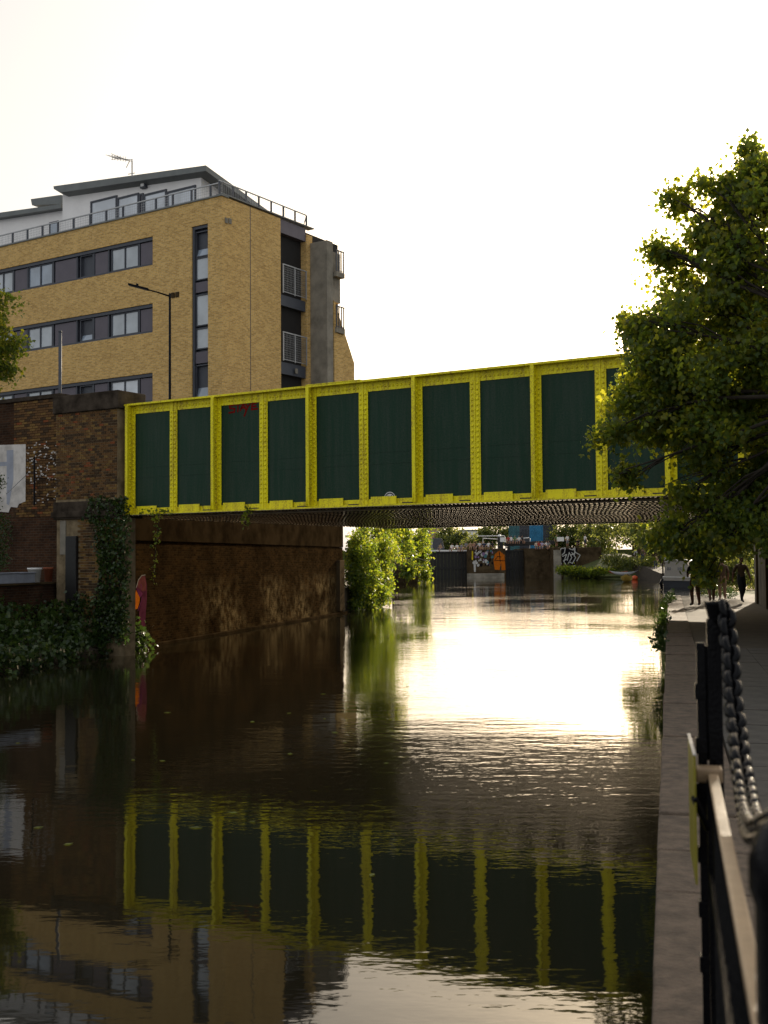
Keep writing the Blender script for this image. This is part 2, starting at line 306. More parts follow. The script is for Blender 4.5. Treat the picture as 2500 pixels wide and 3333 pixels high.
class MB:
    def __init__(s): s.v = []; s.f = []; s.m = []
    def add(s, vs, fs, mi=0):
        n = len(s.v); s.v += [tuple(v) for v in vs]; s.f += [tuple(i + n for i in f) for f in fs]; s.m += [mi] * len(fs)
        return s
    def obox(s, o, a, b, c, mi=0):
        o, a, b, c = Vector(o), Vector(a), Vector(b), Vector(c)
        vs = [o, o + a, o + a + b, o + b, o + c, o + a + c, o + a + b + c, o + b + c]
        return s.add(vs, [(0, 3, 2, 1), (4, 5, 6, 7), (0, 1, 5, 4), (1, 2, 6, 5), (2, 3, 7, 6), (3, 0, 4, 7)], mi)
    def box(s, x0, x1, y0, y1, z0, z1, mi=0):
        return s.obox((x0, y0, z0), (x1 - x0, 0, 0), (0, y1 - y0, 0), (0, 0, z1 - z0), mi)
    def prism(s, poly, y0, y1, mi=0, dz=0.0, dzf=None):
        n = len(poly)
        vs = [(x, y0, z) for x, z in poly] + [(x, y1, z + (dz if dzf is None or dzf(z) else 0)) for x, z in poly]
        fs = [tuple(range(n)), tuple(reversed(range(n, 2 * n)))]
        fs += [(i, i + n, (i + 1) % n + n, (i + 1) % n) for i in range(n)]
        return s.add(vs, fs, mi)
    def slab(s, poly, z0, z1, mi=0):
        n = len(poly)
        vs = [(x, y, z0) for x, y in poly] + [(x, y, z1) for x, y in poly]
        fs = [tuple(reversed(range(n))), tuple(range(n, 2 * n))]
        fs += [(i, (i + 1) % n, (i + 1) % n + n, i + n) for i in range(n)]
        return s.add(vs, fs, mi)
    def tube(s, path, rad, n=6, mi=0, caps=True):
        P = [Vector(p) for p in path]
        R = rad if isinstance(rad, (list, tuple)) else [rad] * len(P)
        rings = []; prev = None
        for i, p in enumerate(P):
            t = (P[min(i + 1, len(P) - 1)] - P[max(i - 1, 0)])
            t = t.normalized() if t.length > 1e-9 else Vector((0, 0, 1))
            if prev is None:
                a = Vector((0, 0, 1)) if abs(t.z) < 0.9 else Vector((1, 0, 0))
                prev = (a - t * a.dot(t)).normalized()
            else:
                prev = prev - t * prev.dot(t)
                prev = prev.normalized() if prev.length > 1e-6 else t.orthogonal().normalized()
            q = t.cross(prev)
            rings.append([p + (prev * math.cos(2 * math.pi * k / n) + q * math.sin(2 * math.pi * k / n)) * R[i] for k in range(n)])
        vs = [v for r in rings for v in r]; fs = []
        for i in range(len(P) - 1):
            for k in range(n):
                fs.append((i * n + k, i * n + (k + 1) % n, (i + 1) * n + (k + 1) % n, (i + 1) * n + k))
        if caps: fs += [tuple(reversed(range(n))), tuple(range((len(P) - 1) * n, len(P) * n))]
        return s.add(vs, fs, mi)
    def lathe(s, prof, n=12, o=(0, 0, 0), mi=0):
        vs = [(o[0] + r * math.cos(2 * math.pi * k / n), o[1] + r * math.sin(2 * math.pi * k / n), o[2] + z) for r, z in prof for k in range(n)]
        fs = [(i * n + k, i * n + (k + 1) % n, (i + 1) * n + (k + 1) % n, (i + 1) * n + k) for i in range(len(prof) - 1) for k in range(n)]
        fs += [tuple(reversed(range(n))), tuple(range((len(prof) - 1) * n, len(prof) * n))]
        return s.add(vs, fs, mi)
    def dome(s, c, ax, r, h=None, n=6):
        c = Vector(c); ax = Vector(ax).normalized(); h = h or r * 0.7
        a = ax.orthogonal().normalized(); b = ax.cross(a)
        ring = lambda k, rr, hh: c + (a * math.cos(2 * math.pi * k / n) + b * math.sin(2 * math.pi * k / n)) * rr + ax * hh
        vs = [ring(k, r, 0) for k in range(n)] + [ring(k, r * 0.7, h * 0.75) for k in range(n)] + [c + ax * h]
        fs = [(k, (k + 1) % n, n + (k + 1) % n, n + k) for k in range(n)] + [(n + k, n + (k + 1) % n, 2 * n) for k in range(n)]
        return s.add(vs, fs)
    def mesh(s, name, mats, smooth=False):
        me = bpy.data.meshes.new(name); me.from_pydata(s.v, [], s.f)
        for m in mlist(mats): me.materials.append(m)
        if any(s.m): me.polygons.foreach_set('material_index', s.m)
        if smooth: me.polygons.foreach_set('use_smooth', [True] * len(me.polygons))
        me.update(); return me
    def build(s, name, mats, parent=None, fr=None, smooth=False, bevel=0.0):
        if fr is None: fr = WM[parent.name] if parent is not None else I4
        o = bpy.data.objects.new(name, s.mesh(name, mats, smooth)); link(o, parent, fr)
        if bevel:
            b = o.modifiers.new('bevel', 'BEVEL'); b.width = bevel; b.segments = 2; b.limit_method = 'ANGLE'
        return o
def shared(name, me, parent, fr):
    return link(bpy.data.objects.new(name, me), parent, fr)

def mesh_np(name, V, T, mats, midx=None):
    me = bpy.data.meshes.new(name)
    nv, ntri = len(V), len(T)
    me.vertices.add(nv); me.vertices.foreach_set('co', np.asarray(V, np.float32).ravel())
    me.loops.add(ntri * 3); me.loops.foreach_set('vertex_index', np.asarray(T, np.int32).ravel())
    me.polygons.add(ntri); me.polygons.foreach_set('loop_start', np.arange(0, ntri * 3, 3, dtype=np.int32))
    me.polygons.foreach_set('loop_total', np.full(ntri, 3, np.int32))
    for m in mats: me.materials.append(m)
    if midx is not None: me.polygons.foreach_set('material_index', np.asarray(midx, np.int32))
    me.update(calc_edges=True); me.validate(); return me

# leaf outlines in the xy plane, y from stem to tip
LOBED = (np.array([(0, .4, 0), (0, 0, -.02), (.34, .08, .05), (.52, .48, -.03), (.22, .58, .04), (0, 1, -.1), (-.22, .58, .04), (-.52, .48, -.03), (-.34, .08, .05)]),
         np.array([(0, i, i + 1) for i in range(1, 8)] + [(0, 8, 1)]))
OVAL = (np.array([(0, 0, 0), (.3, .45, .08), (0, 1, -.05), (-.3, .45, .08)]), np.array([(0, 1, 2), (0, 2, 3)]))
def leaves_np(P, size, tmpl, down=0.3):
    """one leaf per point, random spin, tips leaning down"""
    n = len(P); T, F = tmpl
    d = rng.normal(size=(n, 3)); d[:, 2] -= down * 2; d /= np.linalg.norm(d, axis=1)[:, None]
    u = rng.normal(size=(n, 3)); u -= d * (u * d).sum(1)[:, None]; u /= np.linalg.norm(u, axis=1)[:, None]
    w_ = np.cross(d, u)
    s = size * rng.uniform(0.6, 1.3, n)
    V = P[:, None, :] + s[:, None, None] * (T[None, :, 0, None] * u[:, None, :] + T[None, :, 1, None] * d[:, None, :] + T[None, :, 2, None] * w_[:, None, :])
    Fs = (F[None] + (np.arange(n) * len(T))[:, None, None]).reshape(-1, 3)
    return V.reshape(-1, 3), Fs
def ell_points(e, n, shell=0.5):
    """n points in an ellipsoid (cx,cy,cz,rx,ry,rz), thinner towards the middle"""
    d = rng.normal(size=(n, 3)); d /= np.linalg.norm(d, axis=1)[:, None]
    r = rng.uniform(shell ** 3, 1, n) ** (1 / 3) * (1 + 0.18 * np.sin(d[:, 0] * 5 + e[0]) * np.cos(d[:, 2] * 6 + e[2]) + 0.12 * np.sin(d[:, 1] * 9))
    return np.array(e[:3]) + d * r[:, None] * np.array(e[3:6])
def foliage(name, ells, per, clus, spread, size, mats, tmpl, parent=None, down=0.3, shell=0.5, kind='stuff'):
    Vs, Fs, Ms = [], [], []; off = 0
    for e in ells:
        nc = max(3, int(per * (e[6] if len(e) > 6 else 1)))
        ns = max(3, int(16 * (e[6] if len(e) > 6 else 1)))
        sub = ell_points(e[:6], ns, shell); c = sub[rng.integers(0, ns, nc)] + rng.normal(size=(nc, 3)) * np.array(e[3:6]) * 0.17
        P = (c[:, None, :] + rng.normal(size=(nc, clus, 3)) * spread).reshape(-1, 3)
        P[:, 2] = np.maximum(P[:, 2], 0.05)
        V, F = leaves_np(P, size, tmpl, down)
        Vs.append(V); Fs.append(F + off); off += len(V)
        mi = np.repeat(rng.choice(len(mats), nc, p=[.5, .25, .25]), clus)
        Ms.append(np.repeat(mi, len(tmpl[1])))
    me = mesh_np(name, np.concatenate(Vs), np.concatenate(Fs), mats, np.concatenate(Ms))
    o = bpy.data.objects.new(name, me); fr = WM[parent.name] if parent is not None else I4
    link(o, parent, I4)
    o['kind'] = kind
    return o
def limb(mb, a, b, r0, r1, wob=0.15, n=7, seg=6):
    a, b = Vector(a), Vector(b); L = (b - a).length
    pts = []
    for i in range(seg + 1):
        t = i / seg
        j = Vector((random.uniform(-1, 1), random.uniform(-1, 1), random.uniform(-.5, .5))) * wob * L * 0.25 * math.sin(math.pi * t)
        pts.append(a.lerp(b, t) + j + Vector((0, 0, math.sin(math.pi * t) * L * 0.05)))
    mb.tube(pts, [r0 + (r1 - r0) * i / seg for i in range(seg + 1)], n)
    return pts
def make_tree(name, label, cat, base, fork, r0, ells, per, clus, spread, size, mats, tmpl, group=None, down=0.3, shell=0.45, twigs=4):
    root = tag(empty(name, Matrix.Translation(base)), label, cat, group)
    t = MB(); limb(t, base, fork, r0, r0 * 0.72, 0.05, 9)
    t.build('trunk', 'bark', root, I4, True)
    b = MB()
    for e in ells:
        c = Vector(e[:3])
        pts = limb(b, fork, c, r0 * 0.34, r0 * 0.07, 0.2)
        for k in range(twigs):
            q = Vector(ell_points(e[:6], 1, 0.8)[0]); limb(b, random.choice(pts[3:]), q, r0 * 0.13, 0.006, 0.25, 4, 4)
    b.build('limbs', 'bark', root, I4, True)
    foliage('crown', ells, per, clus, spread, size, mats, tmpl, root, down, shell)
    return root
def pell(px, py, rx, ry, Y, dy=None, dens=1.0):
    c = atY(px, py, Y); k = Y / FPX
    return (c.x, c.y, c.z, rx * k, (dy if dy else (rx + ry) / 2 * k), ry * k, dens)

def ribbon(mb, pts, wd, y=0.0, mi=0):
    """flat painted stroke in the local xz plane"""
    n = len(pts)
    for i in range(n - 1):
        (x0, z0), (x1, z1) = pts[i], pts[i + 1]
        L = math.hypot(x1 - x0, z1 - z0) or 1e-6; nx, nz = -(z1 - z0) / L * wd / 2, (x1 - x0) / L * wd / 2
        ex, ez = (x1 - x0) / L * wd * .35, (z1 - z0) / L * wd * .35
        yy = y - 0.0004 * i
        mb.add([(x0 - ex + nx, yy, z0 - ez + nz), (x0 - ex - nx, yy, z0 - ez - nz), (x1 + ex - nx, yy, z1 + ez - nz), (x1 + ex + nx, yy, z1 + ez + nz)], [(0, 1, 2, 3)], mi)

# ================================================================== SETTING
def struct(o): return tag(o, kind='structure')
o = MB(); o.add([(-90, -25, 0), (90, -25, 0), (90, 161, 0), (-90, 161, 0)], [(0, 1, 2, 3)])
struct(o.build('canal_water', 'water'))
def cpt(u, v): q = CF @ Vector((u, v, 0)); return (q.x, q.y)
UK, UE = -0.106, 0.46            # water edge and inner edge of the coping
U_L = -15.55                     # face of the far-bank abutment
V_END = 53.0
# towpath and the ground behind it
o = MB(); o.slab([cpt(UE, -12), cpt(40, -12), cpt(40, 60), cpt(6.0, 56), cpt(1.2, V_END + .6), cpt(UE, V_END)], -0.6, ZP - 0.03)
tow = struct(o.build('towpath', 'path'))
o = MB(); o.box(UK + .02, UE - .004, -12, V_END - .02, -0.6, ZP - 0.22)
o.build('edge_wall', 'brick_dk', tow, CF)
stone = None; v = -1.2; i = 0
while v < V_END - 0.3:
    L = random.uniform(.85, 1.35) if v < 30 else 2.2
    m = MB(); m.box(UK + random.uniform(0, .012), UE - .008, v + .006, min(v + L, V_END) - .006, ZP - 0.218, ZP + random.uniform(-.012, .008))
    m.build('coping_stone', 'coping', tow, CF, bevel=0.018)
    v += L; i += 1
sm = MB(); sm.box(0, 0.884, 0, 0.588, -0.04, 0); sme = sm.mesh('paving_slab', 'slab')
for r in range(0, 34):
    for c in range(0, 3):
        u = UE + .006 + c * .892; vv = 2.0 + r * .598
        shared('paving_slab', sme, tow, CF @ Matrix.Translation((u, vv, ZP + random.uniform(-.004, .004))))
# far shore of the basin on the towpath side, and the lower ground by the lock
shore = [cpt(UE, V_END), (17, 56), (24, 66), (30, 84), (35.5, 104), (37, 124), (34, 139), (28, 147), (24.2, 152.5), (24.2, 175), (300, 175), (300, 40), (40, 40)]
o = MB(); o.slab(shore, -0.5, ZP - 0.04); struct(o.build('basin_bank', 'grass'))
# path climbing to the lock
pp = [atY(2150, 1866, 128), atY(2080, 1838, 138), atY(2010, 1818, 150), atY(1965, 1803, 158)]
o = MB()
for a, b in zip(pp, pp[1:]):
    o.add([(a.x, a.y, a.z), (a.x + 3.6, a.y + 1.5, a.z), (b.x + 3.2, b.y + 1.5, b.z), (b.x, b.y, b.z), (a.x, a.y, -.4), (a.x + 3.6, a.y + 1.5, -.4), (b.x + 3.2, b.y + 1.5, -.4), (b.x, b.y, -.4)],
          [(0, 1, 2, 3), (0, 3, 7, 4), (1, 5, 6, 2), (4, 5, 1, 0)])
struct(o.build('lock_path', 'path'))
# grassy slope below the path
o = MB(); a, b, c, d = atY(1805, 1868, 151), atY(1960, 1800, 157), atY(2110, 1850, 139), atY(2095, 1878, 138)
o.add([(24.3, 151.5, .35), (b.x, b.y, b.z), (c.x, c.y, c.z), (d.x, d.y, .3), (24.3, 157, a.z + .3), (26, 149.5, -.1), (d.x - .5, d.y - 1, -.1)],
      [(4, 0, 1), (0, 3, 2, 1), (0, 5, 6, 3)])
struct(o.build('lock_bank', 'grass'))
# high ground beyond the lock, to the horizon
o = MB(); o.slab([(-900, 172), (900, 172), (900, 1500), (-900, 1500)], -1, 3.9); struct(o.build('ground', 'grass'))
# near bank on the far side: a low edge, a slope, the garden terrace
o = MB()
prof = [(U_L + .2, -.4), (U_L + .15, .16), (U_L - .5, .32), (U_L - 1.74, .9), (U_L - 1.74, -.4)]
o.prism([(x, z) for x, z in prof], -10, 31.3); struct(o.build('garden_bank', 'earth', None, CF))
# road embankment behind the abutment, and on the towpath side
gpt = lambda x, y: tuple((GF @ Vector((x, y, 0)))[:2])
o = MB(); o.slab([gpt(-70, .42), gpt(-2.2, .42), cpt(U_L - 1.25, 31.6), cpt(U_L - 1.25, 48), cpt(U_L - 2.5, 49), gpt(-70, 16.4)], -0.5, ZR); struct(o.build('road', 'asphalt'))
o = MB(); o.slab([cpt(-70, 54.2), cpt(U_L - .4, 54.2), (-1.7, 60), (-1.4, 75), (-.6, 100), (1.2, 128), (3, 150), (5.6, 162), (5.6, 173), (-200, 173), (-200, 54)], -0.5, 1.2)
struct(o.build('canal_side_ground', 'earth'))
o = MB(); o.slab([cpt(U_L - 1.25, 48.1), cpt(U_L - 1.25, 57), (-4.5, 66), (-9, 84), cpt(-80, 80), cpt(-80, 48.1)], -0.4, ZR - .02); struct(o.build('building_ground', 'concrete'))

# ================================================================== BRIDGE
S = 1.524
br = tag(empty('girder_bridge', GF @ Matrix.Translation((0, 0, ZB))), 'riveted plate girder bridge painted dark green with yellow ribs over the canal', 'bridge')
NP = 16; X0, X1 = -0.95, S * NP
pc = lambda k: k * S - 0.13
for k in range(-1, NP):
    a = X0 if k < 0 else pc(k); b_ = pc(k + 1)
    m = MB(); m.box(a + .002, b_ - .002, 0, .02, ZB + .03, ZT - .05); m.build('web_panel', 'green', br, GF)
rv = MB()
for k in range(0, NP + 1):
    c = pc(k); wide = k % 2 == 0; pr = 0.24 if wide else 0.07
    m = MB()
    m.box(c - .13, c - .017, -.036, -.019, ZB + .04, ZT - .06); m.box(c + .017, c + .13, -.036, -.019, ZB + .04, ZT - .06)
    m.box(c - .016, c + .016, -pr, -.002, ZB + .04, ZT - .052)
    if wide:
        m.box(c - .045, c + .045, -pr - .018, -pr - .001, ZB + .05, ZT - .06)
        m.add([(c - .015, -.20, ZB + .045), (c + .015, -.20, ZB + .045), (c, -.34, ZB + .045), (c, -.20, ZB + .5)], [(0, 1, 2), (0, 2, 3), (1, 3, 2)])
    else: m.box(c - .10, c - .02, -.05, -.037, ZB + .04, ZT - .06); m.box(c + .02, c + .10, -.05, -.037, ZB + .04, ZT - .06)
    m.build('stiffener', 'yellow', br, GF)
    z = ZB + .2
    yy = -.036 if wide else -.05
    while z < ZT - .25:
        for sx in (-.068, .068): rv.dome((c + sx, yy, z + random.uniform(-.006, .006)), (0, -1, 0), .034, .03)
        if wide: rv.dome((c + .016, -.12, z + .06), (1, 0, 0), .034, .03)
        z += .122
m = MB(); m.box(X0, X1, -.018, -.001, ZT - .27, ZT - .053); m.build('top_angle', 'yellow', br, GF)
m = MB(); m.box(X0, X1, -.2, .22, ZT - .05, ZT); m.box(5.9, 7.5, -.21, .2, ZT + .001, ZT + .02); m.build('top_flange', 'yellow', br, GF)
m = MB(); m.box(X0, X1, -.018, -.001, ZB + .032, ZB + .17); m.build('bottom_angle', 'yellow', br, GF)
m = MB(); m.box(X0, X1, -.22, .22, ZB - .02, ZB + .028); m.build('bottom_flange', ['under'], br, GF)
m = MB(); m.box(X0, X1, -.235, -.221, ZB - .012, ZB + .03); m.build('flange_edge', 'yellow', br, GF)
x = X0 + .1
while x < X1:
    if abs((x + .13) % S - 0) > .14 and abs((x + .13) % S - S) > .14: rv.dome((x, -.018, ZT - .17), (0, -1, 0), .033, .028)
    x += .112
for k in range(0, NP):
    a = k * S + .09
    m = MB(); m.box(a, a + .72, -.075, -.055, ZB + .035, ZB + .225); m.build('cover_plate', 'yellow', br, GF, bevel=.004)
    m = MB(); m.add([(a + .76, -.02, ZB + .19), (a + .78, -.02, ZB + .17), (a + 1.0, -.22, ZB + .04), (a + .98, -.22, ZB + .06)], [(0, 1, 2, 3)]); m.box(a + .95, a + 1.2, -.2, -.1, ZB + .03, ZB + .06)
    m.build('bracket', 'soot', br, GF)
m = MB()
for z in (ZB + 1.02, ZB + 1.30): m.box(X0, X1, -.005, -.0005, z, z + .012)
m.build('seam_strip', 'green', br, GF)
rvo = rv.build('rivet_heads', 'yellow', br, GF); rvo['kind'] = 'stuff'
# underside: joists next to the girder, then longitudinal beams with riveted flanges
rv = MB()
x = X0 + .05
while x < X1:
    for y in (-.15, .13): rv.dome((x, y, ZB - .02), (0, 0, -1), .026, .024)
    x += .108
for k in range(0, NP * 2):
    m = MB(); m.box(k * S / 2 + .1, k * S / 2 + .34, .25, 1.58, ZB + .06, ZB + .3); m.build('joist', 'under', br, GF)
for i in range(16):
    y = 1.9 + .9 * i
    m = MB(); m.box(X0 - .6, X1, y - .22, y + .22, ZB - .02, ZB + .015); m.box(X0 - .6, X1, y - .02, y + .02, ZB + .016, ZB + .75)
    m.build('longitudinal_beam', 'under', br, GF)
    x = X0 - .5 + random.uniform(0, .13)
    while x < X1:
        for yy in (-.13, .13): rv.dome((x + yy * .25, y + yy, ZB - .02), (0, 0, -1), .027, .026)
        x += .13
for k in range(0, NP * 2):
    m = MB(); m.box(k * S / 2, k * S / 2 + .25, 2.2, 15.6, ZB + .22, ZB + .5); m.build('cross_beam', 'under', br, GF)
rvo = rv.build('flange_rivets', 'soot', br, GF); rvo['kind'] = 'stuff'
m = MB(); m.box(-1.6, X1 + 2, .24, 16.3, ZB + .78, ZR - .01); m.build('deck', 'soot', br, GF)
m = MB(); m.box(-1.5, X1 + 2, 16.32, 16.36, ZB, ZT - .9); m.box(-1.5, X1 + 2, 16.1, 16.6, ZB - .04, ZB - .001); m.build('far_girder', 'green', br, GF)
# painted and stuck marks on the girder
def tagstrokes(x0, z0, sx, sz, strokes, wd, mi, name, y=-.0045):
    m = MB()
    for st in strokes: ribbon(m, [(x0 + a * sx, z0 + b * sz) for a, b in st], wd, y)
    return m.build(name, mi, br, GF)
x0, z0 = onf(746, 1345, GF); x1, z1 = onf(838, 1310, GF)
tagstrokes(x0, z0, x1 - x0, z1 - z0, [
    [(.17, .95), (.02, .9), (.03, .6), (.2, .5), (.19, .1), (0, .05)],
    [(.22, .98), (.42, 1.0)], [(.32, 1.0), (.31, .1)],
    [(.40, .2), (.50, 1.0), (.60, .2)], [(.43, .5), (.58, .5)],
    [(.58, 1.0), (.66, .55), (.76, 1.0)], [(.66, .55), (.54, -.5)],
    [(.98, .98), (.82, .85), (.80, .2), (1.0, .25)], [(.82, .55), (.95, .58)]], .045, 'tag_red', 'graffiti_tag')
x0, z0 = onf(2268, 1622, GF); x1, z1 = onf(2362, 1578, GF)
tagstrokes(x0, z0, x1 - x0, z1 - z0, [
    [(-.35, .2), (-.2, .75), (-.05, .2)], [(.05, 0), (.08, .9)], [(.08, .8), (.22, 1.0), (.32, .8), (.33, 0)], [(.35, .8), (.5, 1.0), (.6, .8), (.6, 0)],
    [(.68, .5), (.95, .55), (.95, .9), (.78, 1.0), (.68, .7), (.7, .2), (1.02, .15)]], .075, 'tag_black', 'graffiti_tag', -.08)
cx_, cz_ = onf(1269, 1622, GF)
m = MB()
def ring(m, cx, cz, r0, r1, y, mi, n=36):
    vs = []
    for k in range(n):
        a = 2 * math.pi * k / n
        vs += [(cx + r0 * math.cos(a), y, cz + r0 * math.sin(a)), (cx + r1 * math.cos(a), y, cz + r1 * math.sin(a))]
    m.add(vs, [(2 * k, 2 * k + 1, (2 * k + 3) % (2 * n), (2 * k + 2) % (2 * n)) for k in range(n)], mi)
ring(m, cx_, cz_, .0, .155, -.003, 1); ring(m, cx_, cz_, .143, .157, -.0045, 0); ring(m, cx_, cz_, .092, .108, -.0045, 0)
for a in (60, 90, 120): ring(m, cx_ + .04 * math.cos(math.radians(a)), cz_ + .045 + .028 * math.sin(math.radians(a)), 0, .02, -.005, 0, 10)
m.build('round_emblem', ['white', 'navy'], br, GF)

# ================================================================== ABUTMENTS
ab = tag(empty('bridge_abutment', CF @ Matrix.Translation((U_L, 32, 0))), 'brown stained brick abutment under the bridge with pale patches and a concrete sill', 'wall')
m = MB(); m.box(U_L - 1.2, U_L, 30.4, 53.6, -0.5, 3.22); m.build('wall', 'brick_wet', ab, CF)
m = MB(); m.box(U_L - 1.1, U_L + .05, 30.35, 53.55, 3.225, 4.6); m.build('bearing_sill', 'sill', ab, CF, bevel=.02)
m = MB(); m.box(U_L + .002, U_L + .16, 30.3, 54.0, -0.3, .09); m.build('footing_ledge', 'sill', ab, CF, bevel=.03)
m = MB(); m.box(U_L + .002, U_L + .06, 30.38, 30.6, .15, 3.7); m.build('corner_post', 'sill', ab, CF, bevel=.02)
m = MB(); m.box(U_L - .1, U_L + .18, 52.5, 53.3, .15, 2.6); m.build('end_pilaster', 'concrete_dk', ab, CF, bevel=.02)
# pink long-necked bird sprayed near the corner of the abutment
WF = CF @ Matrix.Translation((U_L, 0, 0)) @ Matrix.Rotation(math.pi / 2, 4, 'Z')   # local x along the canal, -y towards the water
def wpx(px, py): return onf(px, py, WF)
def poly_px(mb, pts, y, mi, fn=None):
    P = [(fn or wpx)(*p) for p in pts]; mb.add([(x, y, z) for x, z in P], [tuple(range(len(P)))], mi)
bx = lambda x, y: (380 + x * .1311, 1820 + y * .1311)
m = MB()
poly_px(m, [bx(*p) for p in ((590, 430), (700, 400), (745, 640), (745, 1000), (720, 1300), (705, 1700), (735, 1960), (580, 1990), (535, 1600), (560, 1250), (620, 950), (500, 850), (470, 700), (510, 530))], -.006, 0)
poly_px(m, [bx(*p) for p in ((600, 450), (690, 420), (725, 600), (720, 780), (640, 800), (520, 700), (520, 560))], -.008, 1)
poly_px(m, [bx(*p) for p in ((470, 760), (570, 950), (560, 1080), (510, 1230), (440, 1250), (440, 1000))], -.0085, 2)
poly_px(m, [bx(*p) for p in ((500, 740), (590, 800), (640, 860), (570, 960), (520, 860))], -.009, 3)
for st in ([(480, 700), (530, 520), (610, 410), (700, 390)], [(590, 620), (610, 690), (560, 820)], [(620, 950), (590, 1080), (520, 1280)]):
    P = [wpx(*bx(*p)) for p in st]; ribbon(m, P, .035, -.010, 4 if st[0][0] == 480 else 3)
m.build('bird_painting', ['pink', 'salmon', 'orange', 'purple', 'concrete'], ab, WF)
# right abutment beside the towpath
ra = tag(empty('towpath_abutment', CF @ Matrix.Translation((3.15, 30, ZP))), 'pale rendered abutment wall beside the towpath under the bridge', 'wall')
m = MB(); m.box(3.15, 4.4, 17.2, 46.0, -.4, ZB + .7); m.build('wall', 'concrete', ra, CF)
m = MB(); m.box(3.05, 4.0, 17.3, 45.9, ZB - .22, ZB - .05); m.build('bearing_ledge', 'concrete_dk', ra, CF, bevel=.02)
m = MB()
for k in range(6): m.box(3.09, 3.149, 22 + k * 4.4, 22.35 + k * 4.4, ZP - .1, ZB - .24)
m.build('render_rib', 'concrete_dk', ra, CF)
o = MB(); o.slab([cpt(4.41, 18.5), cpt(60, 0), cpt(60, 40), cpt(4.41, 46)], -.4, ZR - .03); struct(o.build('road_embankment', 'asphalt'))

# ================================================================== PIER AND WALL ON THE LEFT
def brick_field(parent, fr, x0, x1, z0, z1, y, limit, bw=.225, bh=.075, mort=.014, skip=None):
    """stretcher and header courses of single bricks on the face local-y = y"""
    full, half = MB(), MB()
    full.box(0, bw - mort, -.014, .02, 0, bh - mort); half.box(0, bw / 2 - mort, -.014, .02, 0, bh - mort)
    mes = [(full.mesh('brick', [b]), half.mesh('brick', [b])) for b in BRK]
    n = 0; rest = MB(); row = 0; z = z1 - bh
    while z > z0 - .001:
        x = x1 - (0 if row % 2 else bw / 2)
        cells = [(x1 - bw / 2, True)] if row % 2 == 0 else []
        xx = x
        while xx - bw > x0 - .001:
            cells.append((xx - bw, False)); xx -= bw
        if xx - bw / 2 > x0 - .001: cells.append((xx - bw / 2, True))
        for cx, hf in cells:
            if skip and skip(cx, z): continue
            b = rng.choice(4, p=[.46, .33, .16, .05])
            dy = random.uniform(-.004, .004)
            if n < limit:
                shared('brick', mes[b][1 if hf else 0], parent, fr @ Matrix.Translation((cx, y + dy, z))); n += 1
            else: rest.box(cx, cx + (bw / 2 if hf else bw) - mort, y - .014 + dy, y + .02, z, z + bh - mort, int(b))
        z -= bh; row += 1
    if rest.f:
        r = rest.build('brickwork', BRK, parent, fr); r['kind'] = 'stuff'
XPL = onf(183, 1450, GF, -.35)[0]; XPR = onf(383, 1450, GF, -.35)[0]
ztop = onf(300, 1338, GF, -.35)[1]; zcap = onf(300, 1278, GF, -.4)[1]; zstr = onf(300, 1630, GF, -.35)[1]; zst2 = onf(300, 1688, GF, -.35)[1]
pier = tag(empty('bridge_pier', GF @ Matrix.Translation((XPL, -.35, 0.3))), 'dark brick pier with heavy stone cap at the end of the green girder', 'pillar')
m = MB(); m.box(XPL, XPR, -.35, .6, zstr, ztop); m.build('core', 'mortar', pier, GF)
brick_field(pier, GF, XPL + .004, XPR - .001, zstr, ztop, -.352, 290, bw=.17)
m = MB(); m.box(XPL - .07, XPR + .09, -.44, .7, ztop + .002, zcap); m.build('cap_stone', 'stone_dk', pier, GF, bevel=.03)
m = MB(); m.box(XPL - .05, XPR + .05, -.42, .62, zst2, zstr - .002); m.box(XPL - .1, XPR + .02, -.46, -.421, zst2 + .05, zst2 + .22); m.build('string_course', 'stone_dk', pier, GF, bevel=.02)
XLR = onf(404, 1800, GF, -.35)[0]
m = MB(); m.box(XPL + .02, XLR, -.33, .1, 0.0, zst2 - .002); m.build('base', 'mortar', pier, GF)
xa, xb = onf(252, 1800, GF, -.35)[0], XLR - .02
rs = MB(); row = 0; z = zst2 - .08
while z > .9:
    x = xa + (row % 2) * .11
    while x < xb - .22:
        rs.box(x, x + .209, -.344 + random.uniform(-.004, .004), -.32, z, z + .059, random.randrange(3)); x += .225
    z -= .075; row += 1
r = rs.build('brickwork', BRK, pier, GF); r['kind'] = 'stuff'
m = MB(); xc, xd = onf(196, 1750, GF, -.35)[0], onf(214, 1750, GF, -.35)[0]
m.box(xc, xd, -.36, -.331, onf(200, 1805, GF, -.35)[1], zst2 - .03); m.build('pale_quoin', 'concrete', pier, GF)
m = MB(); xc, xd = onf(213, 1750, GF, -.45)[0], onf(248, 1750, GF, -.45)[0]
m.box(xc, xd, -.46, -.362, 1.2, onf(230, 1745, GF, -.45)[1]); m.build('dark_duct', 'timber_bk', pier, GF, bevel=.02)
